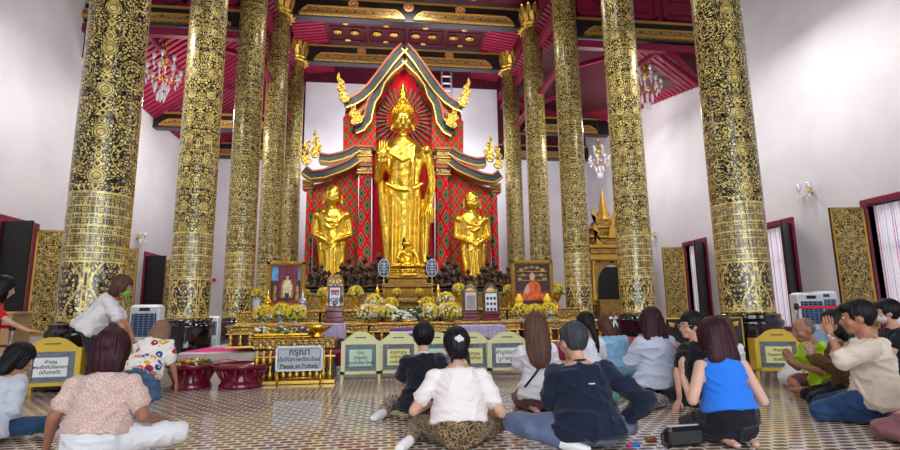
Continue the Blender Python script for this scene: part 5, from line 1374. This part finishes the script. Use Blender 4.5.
    # legs
    hips = {-1: p0+V((-.09*w,0,0)), 1: p0+V((.09*w,0,0))}
    for s, (kn, an, to) in ((-1, LL), (1, LR)):
        kn, an, to = V(kn), V(an), V(to)
        body.cap(hips[s], kn, .085*w, .056*w); body.cap(kn, an, .055*w, .034)
        body.cap(an, (an+to)/2, .034, .034, 10); body.cap((an+to)/2, to, .034, .022, 10); body.ball(to, (.036,.03,.02))
    me = remesh(body, .0115*k, 1)
    root = link_mesh('person', me, SK[skin], extra=ex)
    root.location = (P.x, Y, 0); root.rotation_euler = (0,0,radians(heading)); tag(root, label, 'person')
    # eyes
    ey = MB(); ey.M = hm
    for s in (-1,1):
        ey.cur = 0; ey.ball((s*.03,.079,.012), (.0125,.007,.0065), 10, 6); ey.cur = 1; ey.ball((s*.03,.0845,.012), (.006,.003,.006), 8, 5)
        ey.tube([(s*.016,.088,.03),(s*.032,.087,.034),(s*.048,.078,.029)], .0025, 5)
    ey.build('eyes', [M['eyew'], M['eye']], root)
    # top
    if top is not None:
        mb = MB(); mb.M = Matrix.Scale(k, 4); inf = loose
        torso(mb, inf, -.09 if hem > 0 else (.0 if hem == 0 else -hem), .46 if neck <= 0 else .46, .25*loose/.014*.5)
        mb.cap(Tq(0,-.0,.40), Tq(0,-.008,.425), .088, .072)
        for s in (-1,1):
            shp, e, wr = arm[s]
            if sleeve == 'none': mb.ball(Tq(s*.10*w,0,.40), (.055,.07,.06)); continue
            mb.ball(shp, .05*(.5+.5*w)+inf)
            en = {'short': shp.lerp(e, .62), 'elbow': e.lerp(wr, .12), 'long': wr.lerp(e, .1)}[sleeve]
            if sleeve == 'short': mb.cap(shp, en, .048*w+inf, .046*w+inf*1.2)
            else:
                mb.cap(shp, e, .048*w+inf, .04*w+inf*1.1)
                if sleeve == 'long' : mb.cap(e, en, .045*w+inf, .032+inf)
                else: mb.cap(e, en, .045*w+inf, .043*w+inf)
        m2 = remesh(mb, .0125*k, 1, (.017 if loose < .019 else .024)*k, 4.6, (.9,.9,1.5))
        link_mesh(topname, m2, top, root)
    if bot is not None:
        mb = MB(); mb.M = Matrix.Scale(k, 4); inf = .012
        mb.loft([(Tq(0,-.01,z), rx*w+inf-.002, ry*w+inf-.002) for z, rx, ry in ((-.1,.13,.11),(-.05,.176,.145),(.03,.18,.145),(.09,.165,.13))], side=Rt@V((1,0,0)), seg=22)
        for s, (kn, an, to) in ((-1, LL), (1, LR)):
            kn, an = V(kn), V(an)
            if bkind == 'shorts': mb.cap(hips[s], hips[s].lerp(kn, .8), .088*w+inf, .07*w+inf); continue
            mb.cap(hips[s], kn, .088*w+inf, .06*w+inf); mb.cap(kn, an.lerp(kn, .1), .058*w+inf, .042+inf)
        if bkind == 'skirt':
            kl, kr = V(LL[0]), V(LR[0])
            mb.loft([(V((0,-.14,hz*.6)), .14, .09), (V((0,0,hz*.72)), .2*w, hz*.62), ((kl+kr)*.5*.55+V((0,0,.03)), .24*w, .1), ((kl+kr)*.5*.95+V((0,0,.01)), .2*w, .075)], side=(1,0,0), seg=20)
        m2 = remesh(mb, .0125*k, 1, .014*k, 4.6, (1,1,1.3))
        link_mesh({'trousers':'trousers','shorts':'shorts','skirt':'skirt'}[bkind], m2, bot, root)
    if sock is not None:
        for s, (kn, an, to) in ((-1, LL), (1, LR)):
            kn, an, to = V(kn), V(an), V(to); mb = MB(); mb.M = Matrix.Scale(k, 4)
            mb.cap(an.lerp(kn,.18), an, .042, .042, 12); mb.cap(an, (an+to)/2, .042, .042, 12); mb.cap((an+to)/2, to, .042, .032, 12); mb.ball(to, (.043,.038,.028))
            link_mesh('sock', remesh(mb, .011*k, 1, .002, 16), sock, root)
    # hair
    style, hcol = hair; mb = MB(); mb.M = hm
    def cap_(t=.012, back=-.012): mb.ball((0,back-.012,.035), (.073+t,.088+t,.084+t), 22, 14)
    cut = None
    if style == 'short': cap_(.013); mb.ball((0,-.045,-.01), (.07,.055,.06), 16, 10); mb.ball((0,.045,.075), (.06,.045,.035), 14, 8)
    elif style == 'thin': mb.ball((0,-.03,.0), (.079,.078,.058), 18, 10); mb.ball((0,-.03,.045), (.076,.076,.062), 16, 10)
    elif style == 'boy': cap_(.02); mb.ball((0,-.04,-.02), (.075,.06,.055), 16, 10); mb.ball((0,.05,.07), (.066,.05,.045), 14, 8)
    elif style == 'bob': cap_(.02); mb.loft([((0,-.03,.06),.09,.085),((0,-.045,0),.1,.075),((0,-.05,-.07),.105,.065),((0,-.045,-.125),.1,.055),((0,-.04,-.15),.085,.04)], side=(1,0,0), seg=20); mb.ball((-.07,.02,0), (.02,.05,.07)); mb.ball((.07,.02,0), (.02,.05,.07))
    elif style == 'shoulder': cap_(.022); mb.loft([((0,-.03,.06),.092,.088),((0,-.045,0),.105,.08),((0,-.055,-.08),.118,.07),((0,-.06,-.16),.125,.06),((0,-.06,-.21),.105,.045),((0,-.055,-.235),.07,.03)], side=(1,0,0), seg=20); mb.ball((-.075,.02,-.01), (.022,.05,.09)); mb.ball((.075,.02,-.01), (.022,.05,.09))
    elif style == 'long': cap_(.018); mb.loft([((0,-.03,.06),.088,.086),((0,-.055,0),.1,.075),((0,-.08,-.08),.108,.06),((0,-.105,-.18),.112,.05),((0,-.12,-.27),.1,.042),((0,-.125,-.33),.075,.032),((0,-.125,-.36),.04,.02)], side=(1,0,0), seg=20); mb.ball((-.073,.02,-.01), (.02,.045,.09)); mb.ball((.073,.02,-.01), (.02,.045,.09))
    elif style == 'updo': cap_(.02); mb.ball((0,-.095,-.01), (.055,.035,.06), 14, 10); mb.ball((0,-.06,-.05), (.072,.05,.05)); mb.cap((.05,-.06,-.05),(.07,-.07,-.13),.025,.008); mb.cap((-.045,-.07,-.06),(-.05,-.07,-.12),.02,.006)
    elif style == 'pony': cap_(.016); mb.ball((0,-.09,.0), (.05,.04,.06)); mb.tube([(.02,-.1,0),(.03,-.12,-.08),(.045,-.125,-.16),(.055,-.125,-.24),(.06,-.12,-.3)], [.035,.034,.028,.022,.008], 12)
    elif style == 'curtain': cap_(.02); mb.loft([((0,-.02,.06),.09,.09),((0,-.01,0),.1,.085),((0,.0,-.08),.1,.07),((0,.01,-.16),.085,.055),((0,.02,-.2),.05,.03)], side=(1,0,0), seg=20)
    inv = hm.inverted()
    def grv(p):
        q = inv @ p; a = math.atan2(q.y+.03, q.x); n_ = noise.noise(V((a*9, q.z*3, q.x*4)))
        d = .0065*n_ + .003*sin(a*34+q.z*6+n_*3)
        if q.y > .045 and q.z < .045 and style not in ('curtain',): d -= min(.035, (q.y-.045)*1.0)
        return d*k
    hm2 = remesh(mb, .0085*k, 1, 0, 1, groove=grv); link_mesh('hair', hm2, HR[hcol], root)
    for e in extras:
        mb = MB(); mb.M = hm
        if e[0] == 'mask':
            mb.ball((0,.045,-.045), (.062,.062,.046), 16, 10); mb.tube([(-.06,.05,-.03),(-.085,-.01,-.0)], .002, 4); mb.tube([(.06,.05,-.03),(.085,-.01,-.0)], .002, 4); mb.build('face_mask', plain('mask '+e[1], e[2], .7), root)
        elif e[0] == 'glasses':
            for s in (-1,1): mb.tube([(s*.032+.02*cos(a*pi/6),.1,.01+.017*sin(a*pi/6)) for a in range(13)], .0022, 5); mb.tube([(s*.052,.098,.012),(s*.082,.02,.01)], .0022, 5)
            mb.tube([(-.012,.102,.012),(.012,.102,.012)], .002, 5); mb.build('glasses', M['silver'], root)
        elif e[0] == 'clip':
            for (x, z) in ((0,0),(.02,.01),(.035,-.005),(.015,-.012)):
                for j in range(5): mb.ball((-.02+x+.009*cos(j*1.256), -.135, .03+z+.009*sin(j*1.256)), (.007,.005,.007), 6, 4)
            mb.build('hair_clip', M['white'], root)
        elif e[0] == 'collar':
            mb.M = Matrix.Scale(k, 4); mb.loft([(Tq(0,-.004,.42),.088*w,.078),(Tq(0,-.008,.45),.078*w,.072),(Tq(0,-.006,.485),.068,.066)], side=Rt@V((1,0,0)), seg=20); mb.build('collar', e[1], root)
        elif e[0] == 'bow':
            for s in (-1,1): mb.loft([((.02,-.12,.045),.008,.006),((.02+s*.03,-.125,.06),.018,.01),((.02+s*.055,-.12,.055),.014,.008)], side=(0,0,1), seg=10); mb.loft([((.02,-.125,.045),.007,.004),((.02+s*.02,-.13,-.01),.013,.005),((.02+s*.03,-.13,-.05),.008,.004)], side=(1,0,0), seg=8)
            mb.build('hair_bow', M['white'], root)
        elif e[0] == 'strap':
            mb.M = Matrix.Scale(k, 4); a, b_, c = [Tq(*q) for q in e[1]]; mb.tube([a, a.lerp(b_,.5)+Rt@V((0,-.012,0)), b_, b_.lerp(c,.5)+Rt@V((0,-.01,0)), c], .011, 6); mb.build('bag_strap', M['black'], root)
        elif e[0] == 'patch':
            mb.M = Matrix.Scale(k, 4); c = Tq(*e[1]); mb.box((c.x-.022,c.y-.004,c.z-.004),(c.x+.022,c.y+.004,c.z+.004),.001); mb.build('small_logo', M['white'], root)
        elif e[0] == 'watch':
            mb.M = Matrix.Scale(k, 4); shp, el, wr = arm[e[1]]; q = wr.lerp(el,.08); mb.cap(q, wr.lerp(el,.16), .033, .034, 12); mb.build('wrist_watch', M['silver'], root)
        elif e[0] == 'waistband':
            mb.M = Matrix.Scale(k, 4); torso(mb, loose+.004, -.09, -.0); mb.build('waistband', e[1], root)
    return root
C = cloth
WT = C('white cotton tee', (226,222,224)); 
fig('woman in peach lace blouse and white trousers sitting at lower left', 99, 4.35, 329, -4, 'wide_r', 1.16, 8, 0, ((( -.29,-.02,.30),(-.36,.05,.09),(-.1,.3,-1),(1,0,0)), ((.33,-.02,.30),(.34,.2,.24),(-.3,1,-.1),(0,0,-1))), 4, 8, 'd', ('bob','red'), C('peach lace', (232,196,184), (240,216,206), kind='lace'), 'short', 0, 'blouse', C('white trousers', (218,218,222)), 'trousers', None, fat=.022)
fig('person with drooping black hair in pale grey shirt and jeans at the left edge', -9, 5.1, 345, -18, 'wide_r', 1.0, 12, 0, ('lap','lap'), -30, 32, 'a', ('bob','black'), C('pale grey shirt', (188,194,204)), 'long', .03, 'shirt', C('dark jeans', (20,44,72),(34,66,98), kind='denim'), 'trousers', None, loose=.026)
fig('person in a red top cut off by the left edge reaching out one arm', -30, 7.7, 276, -60, 'stand', .95, 14, 0, ('down', ((.25,.3,1.0),(.2,.52,.88),(0,1,-.1),(0,0,-1))), 0, 20, 'a', ('curtain','black'), C('red tee', (206,24,40)), 'short', .05, 'shirt', C('dark skirt', (40,34,44)), 'trousers', None)
fig('woman in white tee and green face mask bending before the nearest left column', 82, 8.0, 275, -72, 'stand', 1.0, 31, 0, (((-.2,.42,.86),(-.14,.52,.62),(0,.2,-1),(1,0,0)), ((.2,.40,.86),(.16,.5,.62),(0,.2,-1),(-1,0,0))), -4, 22, 'b', ('bob','brown'), WT, 'short', .05, 'tee_shirt', C('dark grey trousers', (48,40,48)), 'trousers', None, extras=[('mask','green',(110,200,60))], loose=.024)
fig('woman in a multicoloured print blouse and jeans kneeling forward near the left column base', 139, 7.15, 322, -10, 'kneel', 1.2, 38, 0, (((-.22,.33,.52),(-.2,.45,.3),(0,.3,-1),(1,0,0)), ((.30,.22,.46),(.33,.30,.22),(0,.1,-1),(-1,0,0))), 10, 30, 'b', ('shoulder','light'), C('bright print blouse', (238,232,226), kind='print'), 'short', .05, 'blouse', C('mid blue jeans', (70,100,136),(96,128,160), kind='denim'), 'trousers', M['sock'], loose=.03)
fig('person in black tee and patterned trousers left of the woman with hair clip', 424, 5.5, 322.5, -3, 'side_l', 1.0, 10, 0, ('pray','pray'), 2, 8, 'a', ('boy','black'), C('black tee', (22,24,36)), 'short', .04, 'shirt', C('brown camouflage', (74,50,44),(188,160,138), kind='batik'), 'trousers', M['sock'], loose=.028, extras=[('collar',C('white collar', (220,224,230)))])
fig('woman in white tee and brown patterned skirt with white flower clip in black hair', 459, 4.32, 328, -2, 'side_l', 1.12, 7, 0, (((-.36,.04,.27),(-.2,.30,.28),(.7,.8,0),(0,0,-1)), ((.34,.0,.24),(.27,.26,.2),(-.6,.8,0),(0,0,-1))), 6, 14, 'a', ('updo','black'), C('white linen top', (232,222,220)), 'short', 0, 'blouse', C('brown batik', (70,50,36),(158,132,96), kind='batik'), 'skirt', M['sock'], fat=.025, extras=[('clip',)], loose=.014)
fig('woman with long brown hair, white tee, mauve skirt and a thin bag strap', 540, 5.6, 312, 0, 'seiza', .95, 4, 0, ('pray','pray'), -6, 10, 'c', ('long','brown'), C('white soft tee', (226,222,228)), 'short', .02, 'tee_shirt', C('mauve skirt', (104,66,78)), 'skirt', None, extras=[('strap', ((.13,-.07,.42),(-.01,-.165,.25),(-.19,-.13,.04)))], loose=.02)
fig('greying man in navy pullover and grey blue trousers, back to us with one elbow out', 587, 4.02, 321.5, -4, 'man', 1.16, 14, -2, (((-.24,.12,.33),(-.06,.34,.42),(0,.4,1),(1,0,0)), ((.44,.02,.33),(.28,.16,.14),(-.3,.5,-.8),(-1,0,0))), 18, 12, 'a', ('short','grey'), C('navy pullover', (18,28,50)), 'long', .03, 'pullover', C('slate jeans', (72,84,112),(100,112,140), kind='denim'), 'trousers', M['sock'], extras=[('glasses',),('patch',(.03,-.152,.3)),('collar',C('navy collar', (18,28,50)))], loose=.022, fat=.01)
fig('woman with a long black braid in a white top beyond the greying man', 592, 6.55, 311.5, -4, 'seiza', .95, 6, 0, ('pray','pray'), 6, 8, 'a', ('pony','black'), C('white top', (230,228,234)), 'short', .02, 'tee_shirt', C('dark trousers', (36,36,50)), 'trousers', None)
fig('woman with brown hair tied in a white bow wearing a pale blue top', 619, 7.1, 314, 5, 'seiza', 1.05, 16, 0, ('pray','pray'), 12, 14, 'a', ('bob','brown'), C('pale blue top', (140,190,222)), 'elbow', .04, 'blouse', C('dark trousers', (36,36,50)), 'trousers', None, extras=[('bow',)], loose=.03)
fig('woman with dark shoulder length hair in loose pale grey shirt kneeling on her heels', 660, 6.1, 307.5, 0, 'seiza', 1.02, 3, 0, ('pray','pray'), 2, 6, 'a', ('shoulder','red'), C('pale lavender shirt', (196,202,222)), 'long', .06, 'shirt', C('dark trousers', (40,36,44)), 'trousers', None, loose=.034)
fig('woman in black tee and glasses turning her face left and touching a bag', 706, 5.5, 311.5, 10, 'seiza', .98, 8, 0, (((-.32,.02,.36),(-.40,-.08,.12),(-.5,-.1,-.6),(0,0,-1)), 'pray'), 74, 4, 'a', ('updo','black'), C('black tee', (20,20,26)), 'short', .04, 'shirt', C('black trousers', (30,28,34)), 'trousers', None, extras=[('glasses',)], loose=.022)
fig('woman in bright blue sleeveless top and black skirt with plum hair', 729, 4.0, 318, 0, 'seiza', 1.1, 8, 0, (((-.30,.02,.34),(-.24,.24,.5),(.1,.2,1),(1,0,0)), ((.30,.0,.32),(.2,.24,.36),(-.2,.6,.6),(-1,0,0))), 10, 12, 'c', ('shoulder','red'), C('bright blue knit', (40,120,226)), 'none', -.03, 'top', C('black skirt', (20,20,30)), 'skirt', None, fat=.012)
fig('woman with brown hair in white top mostly hidden behind the woman in blue', 732, 5.95, 316, -6, 'seiza', .98, 4, 0, ('pray','pray'), -10, 8, 'c', ('shoulder','brown'), C('white top', (232,230,232)), 'short', .02, 'tee_shirt', C('dark trousers', (36,36,50)), 'trousers', None)
fig('balding man in neon yellow green tee and shorts sitting cross legged facing left', 831, 5.9, 316, 76, 'cross', 1.04, 16, 0, ('pray','pray'), 4, 14, 'b', ('thin','bald'), C('neon tee', (188,232,24)), 'short', .04, 'tee_shirt', C('print shorts', (50,110,110),(190,60,80), kind='batik'), 'shorts', None, loose=.022)
fig('woman in brown jacket and white mask kneeling beside the man in cream', 857, 5.2, 309.5, 62, 'seiza', 1.0, 8, 0, ('pray','pray'), 10, 6, 'c', ('shoulder','black'), C('brown jacket', (104,72,38)), 'long', .06, 'jacket', C('black trousers', (26,26,32)), 'trousers', C('black sock', (24,24,28)), extras=[('mask','white',(232,232,238))], loose=.03)
fig('man in cream short sleeved shirt and jeans raising joined hands to his forehead', 880, 4.45, 299, 48, 'seiza', 1.16, 3, 0, ('prayhigh','prayhigh'), 6, 8, 'b', ('short','black'), C('cream shirt', (224,208,190)), 'elbow', .06, 'shirt', C('dark blue jeans', (22,46,84),(44,78,120), kind='denim'), 'trousers', M['gsock'], extras=[('watch',-1)], loose=.024)
fig('person in black top and face mask at the right edge beyond the man in cream', 908, 6.3, 299, 60, 'seiza', 1.05, 4, 0, ('pray','pray'), 0, 4, 'a', ('boy','black'), C('black top', (24,24,30)), 'short', .04, 'shirt', C('black trousers', (26,26,32)), 'trousers', None, extras=[('mask','pale',(206,206,210))])
fig('person in dusty mauve sleeveless top and skirt cut off by the right edge', 946, 3.6, 318, 20, 'seiza', 1.18, 6, 0, ('lap','lap'), 0, 10, 'a', ('bob','black'), C('dusty mauve knit', (142,96,112)), 'none', .02, 'top', C('rose brown skirt', (132,84,90)), 'skirt', None, fat=.02)

# ================================================================== light
wd = bpy.data.worlds.new('world'); scene.world = wd; wd.use_nodes = True
bg = wd.node_tree.nodes['Background']; bg.inputs[0].default_value = (.86,.93,1.0,1); bg.inputs[1].default_value = 4.4
def lamp(kind, loc, to, power, size=1.0, col=(1,.96,.9), spot=60, name='lamp'):
    ld = bpy.data.lights.new(name, kind); o = bpy.data.objects.new(name, ld); COL.objects.link(o); o.location = loc
    ld.energy = power; ld.color = col
    if kind == 'AREA': ld.size = size
    if kind == 'SPOT': ld.spot_size = radians(spot); ld.spot_blend = .6; ld.shadow_soft_size = size
    o.rotation_euler = (V(to)-V(loc)).to_track_quat('-Z', 'Y').to_euler(); return o
# added spots without fixtures, brightening the shrine and the altar
for x in (-3.6, 3.6): lamp('SPOT', (x, 15.0, 13.0), (x*.2, 23, 6), 2000, .35, (1,.93,.82), 62, 'altar_fill')
for x in (-4.2, 4.2): lamp('SPOT', (x, 9.5, 11.5), (x*.3, 15.5, 1.5), 1500, .35, (1,.95,.88), 70, 'altar_fill')
# added fill lights without fixtures over the aisles and the nave
for x, y in ((-8.3,12),(8.3,12),(-8.3,20.5),(8.3,20.5)): lamp('AREA', (x, y, 9.0), (x, y+.01, 0), 200, 1.2, (1,.96,.92), name='aisle_fill')
for y in (6, 13, 19.5): lamp('AREA', (0, y, 14.6), (0, y+.01, 0), 240, 1.6, (1,.97,.93), name='nave_fill')
for x, y in ((-8.3,20.0),(8.3,20.0),(0,12.5)): lamp('AREA', (x, y, 8.0 if x else 10), (x*.95, y+2, 14), 170, 1.0, (1,.93,.9), name='roof_fill')  # added upward fill for the dark roof timbers, no fixture there
for x, y in ((-7.4,10.2),(7.4,10.2),(-7.2,15),(7.2,15),(-7.2,23.5),(7.2,23.5)): lamp('AREA', (x, y, 7.2), (x*2, y+1.5, 7.5), 38 if y < 12 else 75, .9, (1,.97,.95), name='side_wall_fill')  # added fill to whiten the side walls, separate from the crystal wall lights
for x in (-2.8, 2.8): lamp('AREA', (x, 25.2, 8.0), (x*1.1, 29, 11.0), 330, 1.2, (.95,.96,1), name='back_wall_fill')  # added fill hidden behind the shrine to lift the back wall
for x in (-3.2, 3.2): lamp('SPOT', (x, 20.2, 10.5), (x*.4, 23.6, 15.2), 900, .3, (1,.92,.88), 110, 'ceiling_fill')  # added spots, no fixtures, to brighten the ceiling above the shrine
scene.view_settings.exposure = 0.0
scene.cycles.max_bounces = 6; scene.cycles.diffuse_bounces = 3; scene.cycles.glossy_bounces = 3; scene.cycles.transparent_max_bounces = 8; scene.cycles.sample_clamp_indirect = 6; scene.cycles.caustics_reflective = False; scene.cycles.caustics_refractive = False
